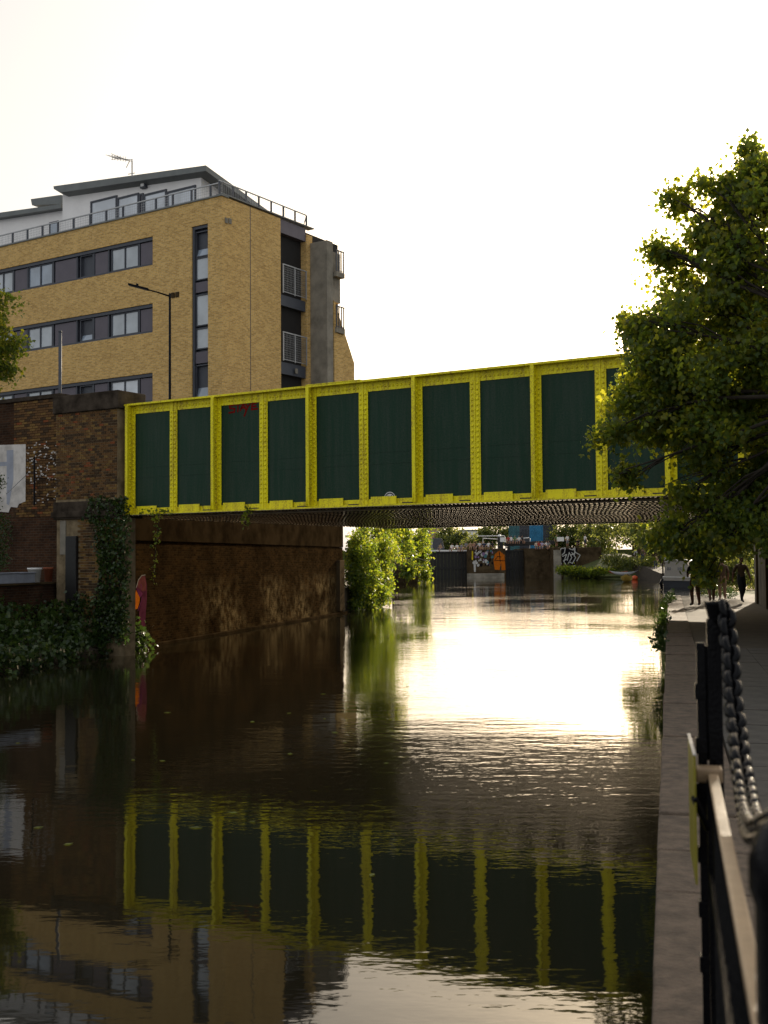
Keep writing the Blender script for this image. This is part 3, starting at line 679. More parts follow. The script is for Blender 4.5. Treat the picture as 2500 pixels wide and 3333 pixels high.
# wing wall left of the pier
ww = tag(empty('wing_wall', GF @ Matrix.Translation((XPL - 3, -.1, 0.3))), 'long sooty brick wing wall running on from the stone capped pier', 'wall')
XWL = XPL - 16
zw = onf(90, 1306, GF, -.1)[1]
m = MB(); m.box(XWL, XPL - .003, -.1, .4, -.2, zw); m.build('core', 'brick_dk', ww, GF)
m = MB(); m.box(XWL, XPL - .072, -.16, .45, zw + .002, zw + .13); m.build('coping', 'stone_dk', ww, GF, bevel=.02)
brick_field(ww, GF, XPL - 2.1, XPL - .004, onf(100, 1690, GF, -.1)[1], zw - .005, -.102, 295)
m = MB()
a = [onf(*p, GF, -.12) for p in ((-60, 1450), (84, 1446), (83, 1632), (62, 1640), (56, 1652), (35, 1650), (28, 1668), (-60, 1660))]
m.add([(x, -.121, z) for x, z in a], [tuple(range(len(a)))])
a = [onf(*p, GF, -.12) for p in ((22, 1466), (44, 1464), (44, 1560), (30, 1645), (22, 1640))]
m.add([(x, -.123, z) for x, z in a], [tuple(range(len(a)))], 1)
a = [onf(*p, GF, -.12) for p in ((-40, 1506), (24, 1503), (24, 1516), (-40, 1520))]
m.add([(x, -.124, z) for x, z in a], [tuple(range(len(a)))], 1)
m.build('white_paint_patch', ['white_paint', 'trough'], ww, GF)
for _ in range(70):
    pass
m = MB(); flecks = []
for _ in range(150):
    px, py = random.uniform(86, 186), random.uniform(1440, 1640)
    if random.random() < .35 + .4 * (py < 1600): 
        x, z = onf(px, py, GF, -.12); a, b_ = random.uniform(.03, .11), random.uniform(.02, .05)
        m.add([(x, -.1195, z), (x + a, -.1195, z + random.uniform(-.01, .01)), (x + a * .9, -.1195, z + b_), (x + .01, -.1195, z + b_)], [(0, 1, 2, 3)])
fl = m.build('flaking_paint', 'white_paint', ww, GF); fl['kind'] = 'stuff'
# small iron frame fixed to the wall
fr_ = tag(empty('iron_frame', GF @ Matrix.Translation((*[onf(112, 1620, GF, -.3)[0], -.3], onf(112, 1620, GF, -.3)[1]))), 'thin dark iron frame standing against the flaking white wall', 'frame')
q = lambda px, py, y=-.3: (onf(px, py, GF, y)[0], y, onf(px, py, GF, y)[1])
m = MB(); m.tube([q(112, 1645), q(112, 1488)], .028, 6); m.build('upright', 'iron', fr_, GF)
for pa, pb in (((112, 1488), (187, 1497)), ((112, 1556), (187, 1562)), ((112, 1615), (187, 1622))):
    m = MB(); m.tube([q(*pa), q(*pb, -.12)], .012, 5); m.build('rail', 'iron', fr_, GF)
st = tag(MB().tube([q(20, 1608), q(90, 1542)], .012, 5).build('stay_rod', 'galv', None, GF), 'thin grey rod slanting across the white painted wall', 'rod')
# terrace with pots
UT = -17.3
TF = CF @ Matrix.Translation((UT, 0, 0)) @ Matrix.Rotation(math.pi / 2, 4, 'Z')     # local x along the canal, -y towards the water
xt0, xt1 = 2.0, onf(206, 1890, TF)[0]
ztr = onf(100, 1897, TF)[1]
te = tag(empty('terrace_wall', TF @ Matrix.Translation((xt1 - 3, 0, .8))), 'low terrace wall with a concrete edge carrying pots above the ivy bank', 'wall')
m = MB(); m.box(xt0, xt1, 0, 4.5, .2, ztr - .06); m.build('wall', 'brick_dk', te, TF)
m = MB(); m.box(xt0, xt1 + .02, -.06, 4.4, ztr - .058, ztr); m.build('edge', 'concrete_dk', te, TF, bevel=.01)
def pot(name, px, py1, wpx, mt, label, cat, taper=.78):
    x, z1 = onf(px, py1, TF, .3); r = wpx / 2 * 31.5 / FPX; h = z1 - ztr
    m = MB(); m.lathe([(r * taper, 0), (r * .97, h * .86), (r * 1.06, h * .86), (r * 1.06, h), (r * .95, h), (r * .9, h * .8)], 18)
    return tag(m.build(name, mt, None, TF @ Matrix.Translation((x, .3, ztr)), True), label, cat)
pot('planter_pot', 113, 1848, 46, 'white', 'white tapered pot with a rim on the terrace edge', 'pot')
pot('planter_pot', 163, 1846, 44, 'terracotta', 'reddish brown clay pot beside the white pot', 'pot')
tr = MB(); xa, xb = onf(-120, 1890, TF, .2)[0], onf(96, 1890, TF, .2)[0]
hz = onf(50, 1863, TF, .2)[1] - ztr
tr.box(xa, xb, .02, .4, ztr, ztr + hz * .9); tr.box(xa - .03, xb + .03, -.01, .43, ztr + hz * .9, ztr + hz)
tag(tr.build('plant_trough', 'trough', None, TF, bevel=.012), 'long grey plastic trough left of the white pot', 'trough')

# ================================================================== APARTMENT BLOCK
ap = tag(empty('apartment_block', LF @ Matrix.Translation((0, 0, ZR))), 'yellow stock brick apartment block with white rooftop storey and strip windows', 'building')
lx = lambda px, py=1000, y=0.0: onf(px, py, LF, y)[0]
lz = lambda px, py, y=0.0: onf(px, py, LF, y)[1]
rx = lambda px, py=1000, y=0.0: onf(px, py, RF, y)[0]
rz = lambda px, py, y=0.0: onf(px, py, RF, y)[1]
ZTOP = lz(722, 637)
XL = -34.0; xs1 = lx(497); xv0 = lx(624); xv1 = lx(677)
strips = [(lz(497, 862), lz(497, 769)), (lz(497, 1081), lz(497, 987)), (lz(497, 1307), lz(497, 1213))]
D = .35
m = MB(); zs = [ZTOP] + [z for s_ in strips for z in (s_[1], s_[0])] + [ZR]
for i in range(0, len(zs), 2): m.box(XL, xs1, 0, D, zs[i + 1], zs[i])
zv1 = lz(650, 733)
m.box(xs1 + .0005, xv0, 0, D, ZR, ZTOP); m.box(xv0 + .0005, xv1 - .0005, 0, D, zv1, ZTOP); m.box(xv1, -.001, 0, D, ZR, ZTOP)
m.build('road_wall', 'brick_y', ap, LF)
m = MB(); m.box(XL, -.2, D + .01, 9.5, ZR, ZTOP - .05); m.build('core', 'dark', ap, LF)
cells = [('p', -75, -35), ('w', -28, 36, 2), ('p', 43, 81), ('w', 86, 165, 2), ('p', 174, 242), ('o', 255, 297, 1), ('p', 304, 345), ('w', 356, 445, 2), ('p', 453, 496)]
cells = [('p', -420, -330), ('w', -325, -240, 2), ('p', -232, -150), ('w', -140, -85, 2)] + cells
def window(parent, fr, x0, x1, z0, z1, n, y, mt='pane', tilt=False, fw=.05, op=False):
    wdw = MB()
    wdw.box(x0, x1, y - .05, y + .05, z0, z0 + fw); wdw.box(x0, x1, y - .05, y + .05, z1 - fw, z1)
    wdw.box(x0, x0 + fw, y - .05, y + .05, z0 + fw + .001, z1 - fw - .001); wdw.box(x1 - fw, x1, y - .05, y + .05, z0 + fw + .001, z1 - fw - .001)
    for k in range(1, n):
        xc = x0 + (x1 - x0) * k / n; wdw.box(xc - fw * .6, xc + fw * .6, y - .048, y + .05, z0 + fw + .001, z1 - fw - .001)
    W_ = wdw.build('window', 'frame', parent, fr)
    for k in range(n):
        a = x0 + (x1 - x0) * k / n + fw * .8; b_ = x0 + (x1 - x0) * (k + 1) / n - fw * .8
        p = MB()
        if op:
            p.add([(a, y + .3, z0 + fw), (b_, y + .3, z0 + fw), (b_, y + .3, z1 - fw), (a, y + .3, z1 - fw)], [(0, 1, 2, 3)])
            p.build('opening', 'dark', W_, fr)
            continue
        t = .32 if tilt else .0
        p.obox((a, y, z0 + fw), (b_ - a, 0, 0), (0, .02, 0), (0, t, (z1 - z0 - 2 * fw) * (.97 if tilt else 1)))
        p.build('pane', mt, W_, fr)
    return W_
for si, (z0, z1) in enumerate(strips):
    m = MB(); m.box(XL, xs1 - .002, .26, D + .005, z0 + .002, z1 - .002); m.box(XL, xs1 - .002, .05, .259, z1 - .16, z1 - .003); m.box(XL, xs1 - .002, .03, .259, z0 + .003, z0 + .09)
    m.build('strip_frame', 'frame', ap, LF)
    for c in cells:
        xa, xb = lx(c[1], 1000), lx(c[2], 1000)
        if c[0] == 'p':
            m = MB(); m.box(xa, xb, .12, .2, z0 + .095, z1 - .2); m.build('cladding_panel', 'panel', ap, LF)
        else:
            op = c[0] == 'o'
            window(ap, LF, xa, xb, z0 + .1, z1 - .17, c[3], .17, 'pane_bl' if op else random.choice(['pane', 'pane', 'pane_lt', 'pane_bl']), tilt=op and si > 0, op=op and si == 0)
        m = MB(); m.box(xb + .03, xb + .11, .1, .2, z0 + .095, z1 - .165); m.build('mullion', 'frame', ap, LF)
# vertical window strip near the corner
m = MB(); m.box(xv0 + .002, xv1 - .002, .28, D + .02, ZR, zv1 - .002); m.box(xv0 + .002, xv0 + .12, .06, .279, ZR, zv1 - .003); m.box(xv0 + .121, xv1 - .002, .06, .279, zv1 - .14, zv1 - .003)
m.build('slot_frame', 'frame', ap, LF)
for ya, yb, kind in ((751, 830, 't'), (836, 906, 'w'), (915, 948, 'p'), (957, 1056, 'c'), (1067, 1132, 'w'), (1143, 1180, 'p'), (1187, 1291, 't'), (1297, 1350, 'w')):
    z1, z0 = lz(655, ya), lz(655, yb)
    if kind == 'p':
        m = MB(); m.box(xv0 + .13, xv1 - .01, .12, .2, z0, z1); m.build('cladding_panel', 'panel', ap, LF)
    else: window(ap, LF, xv0 + .125, xv1 - .006, z0 - .03, z1 + .03, 1, .18, {'t': 'pane_bl', 'w': 'pane', 'c': 'pane'}[kind], tilt=kind == 't')
# coping of the parapet
m = MB(); m.box(XL, .06, -.06, D + .1, ZTOP + .002, ZTOP + .07); m.build('parapet_coping', 'zinc', ap, LF)
# canal face
xr1 = rx(914, 900); xr2 = rx(998, 900); xr3 = rx(1017, 900)
m = MB(); m.box(.002, xr1, 0.001, D, ZR, ZTOP - .003); m.build('canal_wall', 'brick_y', ap, RF)
m = MB(); m.box(xr2, xr3, 0.0, 2.2, ZR, ZTOP - .3); m.build('brick_return', 'brick_y', ap, RF)
m = MB(); m.box(.02, xr3 + .1, -.06, D, ZTOP + .075, ZTOP + .13); m.build('parapet_coping', 'zinc', ap, RF)
m = MB(); a = rx(815, 900); m.box(a - .015, a + .015, -.012, 0, ZR, ZTOP); m.build('movement_joint', 'frame', ap, RF)
m = MB(); m.box(xr1 + .001, xr2 - .001, 1.3, 1.6, ZR, ZTOP - .02); m.build('bay_back', 'panel', ap, RF)
fl = [(rz(950, 785), ZTOP - .05, None), (rz(950, 1008), rz(950, 965), 0), (rz(950, 1223), rz(950, 1180), 1)]
m = MB(); m.box(xr1 + .002, xr2 - .002, .05, 1.29, rz(955, 770), ZTOP - .01); m.build('bay_soffit', 'panel', ap, RF)
for ya, yb in ((1002, 968), (1222, 1184)):
    m = MB(); m.box(xr1 + .002, xr2 - .002, .08, 1.29, rz(955, ya), rz(955, yb)); m.build('balcony_floor', 'frame', ap, RF)
for i, (ya, yb) in enumerate(((960, 786), (1180, 1008), (1400, 1226))):
    z0, z1 = rz(955, ya), rz(955, yb); xm = (xr1 + xr2) / 2 + .1
    window(ap, RF, xr1 + .02, xm, z0, z1, 1, 1.25, 'pane_dk' if i == 0 else 'curtain', fw=.08); window(ap, RF, xm + .03, xr2 - .02, z0, z1, 1, 1.25, 'pane_dk', fw=.08)
def balustrade(parent, fr, x0, x1, y, z0, z1, n, name='balcony_railing', wires=True, mt='galv'):
    m = MB(); m.box(x0 - .05, x1 + .05, y - .03, y + .03, z1, z1 + .05)
    for k in range(n + 1):
        x = x0 + (x1 - x0) * k / n; m.box(x - .03, x + .03, y - .02, y + .02, z0, z1 - .001)
    m.box(x0, x1, y - .015, y + .015, z0 + .05, z0 + .08)
    R_ = m.build(name, mt, parent, fr)
    if wires:
        q_ = MB(); x = x0
        while x < x1: q_.box(x - .004, x + .004, y - .004, y + .004, z0 + .08, z1 - .06); x += .11
        z = z0 + .18
        while z < z1 - .05: q_.box(x0, x1, y - .009, y - .005, z - .004, z + .004); z += .11
        w_ = q_.build('wire_mesh', mt, R_, fr); w_['kind'] = 'stuff'
    return R_
for ya, yb in ((962, 872), (1180, 1090)): balustrade(ap, RF, xr1 + .12, xr2 - .1, -.05, rz(950, ya), rz(950, yb), 2)
# concrete fin and the farther part of the facade
xf0 = rx(1010, 1000, 0)
m = MB(); m.box(xf0, xf0 + .5, -1.06, -.001, ZR, rz(1015, 776, -.6)); m.build('concrete_fin', 'concrete', ap, RF, bevel=.02)
xg0 = xf0 + .52
ZE = atY(1071, 1056, 62).z
m = MB(); m.prism([(xg0, ZR), (xg0 + 1.7, ZR), (xg0 + 1.7, ZE - 2.9), (xg0 + .01, ZE)], -1.1, 4); m.build('far_wing', 'brick_y', ap, RF)
m = MB(); m.box(xg0, xg0 + .8, -.9, 3, ZE + .01, rz(1040, 800, -1)); m.build('stair_block', 'concrete', ap, RF)
for ya, yb in ((1050, 1015), (860, 830)):
    z0 = rz(1050, ya, -2); m = MB(); m.box(xg0 + .05, xg0 + .75, -1.22, -.901, z0, z0 + .25); Bq = m.build('jutting_balcony', 'concrete', ap, RF)
    balustrade(Bq, RF, xg0 + .1, xg0 + .7, -1.18, z0 + .25, z0 + 1.3, 3, 'railing', False, 'frame')
# vents
for px, py in ((736, 718), (748, 720), (964, 1208)):
    x, z = onf(px, py, RF); m = MB(); m.box(x - .09, x + .09, -.04, 0, z - .12, z + .12); m.build('wall_vent', 'concrete', ap, RF)
for px, py in ((564, 961), (578, 959)):
    x, z = onf(px, py, LF); m = MB(); m.box(x - .1, x + .1, -.05, 0, z - .12, z + .12); m.build('wall_vent', 'concrete_dk', ap, LF)
# rooftop storey
YP = 1.8
px_ = lambda px, py: onf(px, py, LF, YP)
a, b_ = px_(204, 632), px_(655, 568)
m = MB(); m.prism([(a[0], ZTOP - .1), (b_[0], ZTOP - .1), (b_[0], b_[1]), (a[0], a[1])], YP, YP + 4.8, 0, -1.1, lambda z: z > ZTOP); m.build('penthouse_wall', 'white_wall', ap, LF)
r_ = [onf(*p, LF, YP - .5) for p in ((174, 606), (670, 538), (670, 556), (200, 626), (175, 615))]
m = MB(); m.prism(r_, YP - .5, YP + 5.2, 0, -1.15); m.build('penthouse_roof', 'zinc', ap, LF)
a, b_ = px_(-260, 745), px_(204, 676)
m = MB(); m.prism([(a[0], ZTOP - .1), (b_[0] - .002, ZTOP - .1), (b_[0] - .002, b_[1]), (a[0], a[1])], YP + .4, YP + 9); m.build('penthouse_wall', 'white_wall', ap, LF)
r_ = [onf(*p, LF, YP) for p in ((-260, 728), (199, 664), (199, 677), (-260, 748))]
m = MB(); m.prism(r_, YP, YP + 9); m.build('penthouse_roof', 'zinc', ap, LF)
r_ = [onf(*p, LF, YP + 1) for p in ((100, 648), (199, 634), (199, 664), (104, 668))]
m = MB(); m.prism(r_, YP + 1, YP + 8); m.build('upper_roof', 'zinc', ap, LF)
za = ZTOP + .02
a, b_ = px_(296, 660), px_(640, 612)
for k, (p0, p1) in enumerate(((297, 384), (384, 455), (455, 470), (470, 545), (545, 640))):
    x0, x1 = px_(p0, 640)[0], px_(p1, 640)[0]; z1 = px_((p0 + p1) / 2, 652 - (p0 + p1 - 594) / 2 * .13)[1]
    window(ap, LF, x0, x1 - .02, za, z1, 1, YP - .02, 'pane_lt' if k != 2 else 'panel', fw=.09)
x, z = px_(158, 743); window(ap, LF, x - .35, x + .35, za, z + .45, 1, YP + .38, 'pane_bl')
x, z = px_(473, 604); m = MB(); m.box(x - .17, x + .17, YP - .2, YP - .001, z - .17, z + .17); m.box(x - .1, x + .1, YP - .23, YP - .201, z - .1, z + .1, 1); m.build('wall_lantern', ['frame', 'white'], ap, LF)
ps = [-220, -160, -105, -55, -6, 42, 90, 139, 189, 240, 294, 346, 401, 454, 508, 563, 624, 686]
zr1 = ZTOP + .07; hr = lz(720, 588) - ZTOP
m = MB(); m.box(XL, .03, .1, .16, ZTOP + hr - .05, ZTOP + hr); rl = m.build('roof_railing', 'galv', ap, LF)
for p in ps:
    x = lx(p, 700, .13); m = MB(); m.box(x - .05, x + .05, .1, .16, zr1 + .002, ZTOP + hr - .052); m.build('baluster', 'frame', rl, LF)
m = MB(); x = -17.0
while x < 0: m.box(x - .004, x + .004, .126, .134, zr1 + .05, ZTOP + hr - .06); x += .12
for k in range(5): m.box(XL, 0, .118, .124, zr1 + .1 + k * .12, zr1 + .108 + k * .12)
w_ = m.build('wire_mesh', 'galv', rl, LF); w_['kind'] = 'stuff'
xe = xr3 - .3
m = MB(); m.box(-.03, xe, .1, .16, ZTOP + hr + .001, ZTOP + hr + .05); rl = m.build('roof_railing', 'galv', ap, RF)
for k in range(0, 8):
    x = xe * k / 7; m = MB(); m.box(x - .04, x + .04, .1, .16, ZTOP + .135, ZTOP + hr); m.build('baluster', 'frame', rl, RF)
m = MB(); x = 0
while x < xe: m.box(x - .004, x + .004, .126, .134, ZTOP + .15, ZTOP + hr); x += .12
w_ = m.build('wire_mesh', 'galv', rl, RF); w_['kind'] = 'stuff'
m = MB(); m.tube([(xe, .13, ZTOP + hr), (xe + .6, .8, ZTOP + hr - .3), (xe + .7, 1.4, ZTOP + hr)], .03, 5); m.build('railing_end', 'galv', ap, RF)
# aerial
an = atY(430, 565, 55)
at = tag(empty('tv_aerial', Matrix.Translation(an)), 'thin rooftop television aerial on a mast above the zinc roof', 'aerial')
A = lambda px, py: atY(px, py, 55)
MB().tube([A(430, 574), A(430, 518)], .035, 6).build('mast', 'galv', at, I4)
MB().tube([A(432, 521), A(364, 512)], .02, 5).build('boom', 'galv', at, I4)
m = MB()
for px, py in ((366, 512), (374, 513), (383, 514), (392, 515), (401, 517), (408, 518)):
    c = A(px, py); m.tube([c + Vector((-.25, -.3, .02)), c + Vector((.25, .3, -.02))], .012, 4); m.tube([c + Vector((0, 0, -.13)), c + Vector((0, 0, .13))], .012, 4)
m.tube([A(362, 500), A(386, 510)], .012, 4); m.tube([A(362, 519), A(386, 517)], .012, 4); m.build('director', 'galv', at, I4)
m = MB(); m.tube([A(423, 522), A(411, 546)], .02, 4); m.tube([A(417, 567), A(440, 563)], .02, 4); m.build('stay', 'galv', at, I4)

# ================================================================== STREET FURNITURE ON THE BRIDGE ROAD
YL = 49.0
L = lambda px, py: atY(px, py, YL)
lb = L(553, 1200); base = Vector((lb.x, lb.y, ZR))
lp = tag(empty('street_lamp', Matrix.Translation(base)), 'tall dark street lamp with a flat angled head in front of the brick flats', 'street lamp')
MB().tube([base, base + Vector((0, 0, 1.2)), base + Vector((0, 0, 1.21)), L(553, 955)], [.09, .09, .065, .05], 10).build('column', 'iron', lp, I4, True)
MB().tube([L(553, 964), L(515, 952), L(482, 943)], [.04, .032, .03], 8).build('arm', 'iron', lp, I4, True)
a, b_ = L(484, 944), L(418, 927); d = (b_ - a)
m = MB(); m.obox(a + Vector((0, -.13, -.03)), d, (0, .26, 0), (.01, 0, .09)); m.obox(a + d * .5 + Vector((0, -.04, .065)), d * .12, (0, .08, 0), (0, 0, .09)); m.build('lamp_head', 'iron', lp, I4, bevel=.02)
pb = atY(196, 1285, 36.5); pt = atY(196, 1082, 36.5)
MBp = MB(); MBp.tube([(pb.x, pb.y, ZR - .05), pt], .055, 12); MBp.lathe([(.06, 0), (.06, .05), (.02, .07)], 10, pt)
tag(MBp.build('steel_pole', 'frame', None, I4, True), 'plain bare pole rising behind the stone capped pier', 'pole')

# ================================================================== LOCK BEYOND THE BRIDGE
YK = 157.0
K = lambda px, py, Y=YK: atY(px, py, Y)
def lbox(mb, px0, px1, py0, py1, Y, dy, mi=0, z0=None):
    a, b_ = K(px0, py1, Y), K(px1, py0, Y); mb.box(a.x, b_.x, Y, Y + dy, a.z if z0 is None else z0, b_.z, mi); return mb
ZK = K(1600, 1784).z
def gate(px0, px1, pyt, n, label):
    g = tag(empty('lock_gate', Matrix.Translation((K((px0 + px1) / 2, 1880).x, YK + 2, 0))), label, 'lock gate', 'lock gates')
    a, b_ = K(px0, pyt, YK + 2), K(px1, pyt, YK + 2); wdt = (b_.x - a.x) / n
    for k in range(n):
        MB().box(a.x + k * wdt + .02, a.x + (k + 1) * wdt - .02, YK + 2, YK + 2.25 + .05 * (k % 2), -.5, a.z - .25).build('plank', 'timber_bk', g, I4)
    MB().box(a.x - .1, b_.x + .1, YK + 1.85, YK + 2.4, a.z - .25, a.z).build('top_rail', 'timber_bk', g, I4)
    MB().box(a.x, b_.x, YK + 1.9, YK + 1.999, 1.2, 1.5).build('cross_rail', 'timber_bk', g, I4)
    return g
g1 = gate(1386, 1524, 1795, 12, 'wide black timber lock gate left of the painted island wall')
MB().box(K(1390, 1800).x, K(1522, 1800).x, YK + 1.8, YK + 2.5, K(1400, 1795).z + .01, K(1400, 1791).z + .05).build('walkway', 'white', g1, I4)
sp = MB()
for px, w_ in ((1430, 5), (1441, 9), (1458, 2), (1490, 2)): lbox(sp, px, px + w_, 1812, 1880, YK + 1.78, .03)
g2 = gate(1646, 1712, 1790, 6, 'narrow black timber lock gate right of the painted island wall')
il = tag(empty('lock_island', Matrix.Translation((K(1585, 1880).x, YK, 0))), 'concrete island wall of the lock painted with an orange figure and tags', 'wall')
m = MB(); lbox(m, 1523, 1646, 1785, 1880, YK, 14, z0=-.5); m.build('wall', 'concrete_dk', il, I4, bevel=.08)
m = MB(); lbox(m, 1521, 1642, 1866, 1884, YK - .5, .49, z0=-.5); m.build('ledge', 'concrete', il, I4, bevel=.06)
IF = Matrix.Translation((0, YK, 0))
ipx = lambda px, py: (K(px, py).x, K(px, py).z)
zz = lambda x, y: (1350 + x * .211, 1680 + y * .211)
m = MB()
poly_px(m, [zz(*p) for p in ((1300, 530), (1385, 600), (1400, 830), (1340, 835), (1330, 700), (1310, 830), (1235, 825), (1215, 680), (1235, 590))], -.01, 0, ipx)
for st in ([(1240, 670), (1280, 620), (1330, 630)], [(1230, 680), (1390, 690)], [(1300, 540), (1320, 700)]): ribbon(m, [ipx(*zz(*p)) for p in st], .09, -.02, 1)
poly_px(m, [zz(*p) for p in ((880, 530), (900, 540), (900, 680), (878, 670))], -.01, 2, ipx)
for _ in range(46):
    x, y = random.uniform(915, 1200), random.uniform(525, 760); s_ = random.uniform(12, 34)
    c = 3 if x < 1060 and random.random() < .6 else random.choice([0, 1, 4, 5, 3])
    if c == 0 and not (900 < x < 1060 and y > 650): c = 1
    pts = [(x + s_ * math.cos(a) * random.uniform(.5, 1), y + s_ * math.sin(a) * random.uniform(.6, 1.3)) for a in np.linspace(0, 5.3, 6)]
    poly_px(m, [zz(*p) for p in reversed(pts)], -.012 - .0008 * _, c, ipx)
poly_px(m, [zz(*p) for p in ((905, 690), (945, 690), (940, 860), (915, 860))], -.011, 3, ipx)
m.build('mural', ['orange', 'tag_black', 'yel_sp', 'tag_white', 'teal_h', 'lilac'], il, IF)
for yy in (805, 827, 845): pass
rw = tag(empty('lock_wall', Matrix.Translation((K(1880, 1880).x, YK - 2, 0))), 'tall concrete lock side wall with white scrawled graffiti above the grass', 'wall')
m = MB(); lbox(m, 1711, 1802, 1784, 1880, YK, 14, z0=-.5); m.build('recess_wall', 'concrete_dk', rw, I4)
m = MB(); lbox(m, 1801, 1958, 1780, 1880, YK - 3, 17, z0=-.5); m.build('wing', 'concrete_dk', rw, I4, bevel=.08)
m = MB(); lbox(m, 1803, 1826, 1790, 1880, YK - 3.15, .14, z0=-.4); m.build('pilaster', 'concrete', rw, I4)
zy = lambda x, y: (1650 + x * .211, 1680 + y * .211)
gp = lambda px, py: (K(px, py, YK - 3).x, K(px, py, YK - 3).z)
m = MB()
poly_px(m, [zy(*p) for p in ((840, 500), (1090, 490), (1060, 760), (850, 730))], -.01, 0, gp)
for st in ([(830, 510), (815, 620), (840, 740)], [(830, 500), (900, 490), (890, 560), (850, 600)], [(860, 620), (920, 590), (880, 700), (910, 750)],
           [(930, 680), (960, 560), (1000, 640), (940, 740)], [(960, 500), (1010, 520), (1050, 490), (1040, 620)], [(1000, 560), (1060, 640), (1010, 730), (960, 700)],
           [(1060, 560), (1130, 600), (1080, 690)], [(900, 780), (980, 800), (1050, 760)], [(1020, 500), (1060, 560), (990, 600)], [(870, 690), (930, 660)]):
    ribbon(m, [gp(*zy(*p)) for p in st], .11, -.02, 1)
m.build('graffiti', ['tag_black', 'tag_white'], rw, Matrix.Translation((0, YK - 3, 0)))
# block and low walls on the left of the lock
m = MB(); lbox(m, 1277, 1366, 1786, 1880, 128, 6, z0=-.5)
tag(m.build('weir_block', 'concrete_dk', None, I4, bevel=.12), 'big square weathered concrete block half buried in green scrub', 'concrete block')
m = MB(); lbox(m, 1289, 1318, 1817, 1872, 124, 2, z0=-.5); lbox(m, 1287, 1320, 1872, 1884, 123.6, .39, z0=-.4)
tag(m.build('weir_post', 'concrete_dk', None, I4, bevel=.05), 'short concrete post at the water with foam at its foot', 'concrete post')
# balance beams, posts, rails
m = MB(); lbox(m, 1408, 1438, 1752, 1786, YK + 4, 5, z0=ZK - .1); m.prism([(K(1438, 1786, YK + 4).x, ZK - .1), (K(1447, 1786, YK + 4).x, ZK - .1), (K(1440, 1752, YK + 4).x, K(1440, 1752, YK + 4).z)], YK + 4, YK + 4.2)
tag(m.build('balance_beam_end', ['frame'], None, I4, bevel=.06), 'dark upright balance beam end beside the left gate', 'balance beam')
m = MB(); a, b_ = K(1642, 1778, YK + 3), K(1806, 1772, YK + 3); m.obox((a.x, a.y, a.z), (b_.x - a.x, 0, b_.z - a.z), (0, .5, 0), (0, 0, .55))
m.box(a.x + .4, a.x + .8, YK + 3, YK + 3.5, -.3, a.z); tag(m.build('balance_beam', 'timber_bk', None, I4, bevel=.05), 'long black balance beam lying behind the seated people', 'balance beam')
po = tag(empty('mooring_post', Matrix.Translation((K(1629, 1784).x, YK + 1, ZK))), 'black lock post with round white cap and white notice', 'post')
p = K(1629, 1780, YK + 1); m = MB(); lbox(m, 1621, 1638, 1747, 1784, YK + 1, .6, z0=ZK - .05); m.build('shaft', 'timber_bk', po, I4)
q_ = K(1626, 1744, YK + 1.3); m = MB(); m.lathe([(.1, -.2), (.26, -.12), (.27, .02), (.16, .16), (.02, .2)], 12, q_); m.build('cap', 'white', po, I4, True)
m = MB(); lbox(m, 1628, 1643, 1749, 1764, YK + .9, .05); m.build('notice', 'white', po, I4)
def handrail(pts, Y, label):
    m = MB(); P = [K(x, y, Y) for x, y in pts]; m.tube(P, .06, 6)
    return tag(m.build('handrail', 'white', None, I4), label, 'handrail', 'lock handrails')
handrail([(1556, 1745), (1642, 1744), (1645, 1750), (1646, 1786)], YK + 4, 'straight white handrail passing behind the black lock post')
handrail([(1572, 1786), (1572, 1752), (1622, 1755)], YK + 5, 'short white handrail below the straight one by the island')
handrail([(1648, 1786), (1650, 1758), (1722, 1750), (1726, 1754), (1724, 1786)], YK + 4, 'white handrail in front of the blue hoarding')
def hoard(px0, px1, py0, mt, label):
    m = MB(); lbox(m, px0, px1, py0, 1775, 178, .15, z0=3.8)
    n = 6; a, b_ = K(px0, 1700, 178).x, K(px1, 1700, 178).x
    for k in range(n + 1): x = a + (b_ - a) * k / n; m.box(x - .05, x + .05, 177.92, 177.999, 3.8, K(px0, py0, 178).z)
    return tag(m.build('hoarding_panel', mt, None, I4), label, 'hoarding', 'hoarding beyond the lock')
hoard(1657, 1689, 1690, 'teal_h', 'pale teal hoarding panel beyond the lock')
hoard(1691, 1722, 1690, 'grey_h', 'dark hoarding panel between the teal one and the blue one')
hoard(1724, 1766, 1690, 'blue_h', 'bright blue hoarding panel beyond the lock')
hoard(1768, 1812, 1695, 'grey_h', 'dark grey hoarding panel right of the blue one')
# painted wall along the path
m = MB(); a, b_ = K(1990, 1745, 150), K(2180, 1748, 132)
m.obox((a.x + 4, a.y + 6, .5), (b_.x - a.x + 3, b_.y - a.y, 0), (.3, .25, 0), (0, 0, 4.3)); gw = m.build('graffiti_wall', 'concrete_dk', None, I4)
tag(gw, 'long wall with faded lilac and white sprayed letters behind the lock path', 'wall')
m = MB(); d = Vector((b_.x - a.x + 3, b_.y - a.y, 0)); L_ = d.length; GW = frame((a.x + 4, a.y + 6, 0), math.atan2(d.y, d.x))
for k in range(26):
    x = random.uniform(.5, L_ - 1); z = random.uniform(2.2, 4.0); s_ = random.uniform(.2, .8)
    ribbon(m, [(x, z - s_), (x + random.uniform(-.2, .3), z + s_ * .5), (x + random.uniform(.1, .7), z + random.uniform(-s_, s_))], random.uniform(.12, .35), -.02 - .003 * k, random.randrange(3))
m.build('sprayed_letters', ['lilac', 'tag_white', 'pink'], gw, GW)
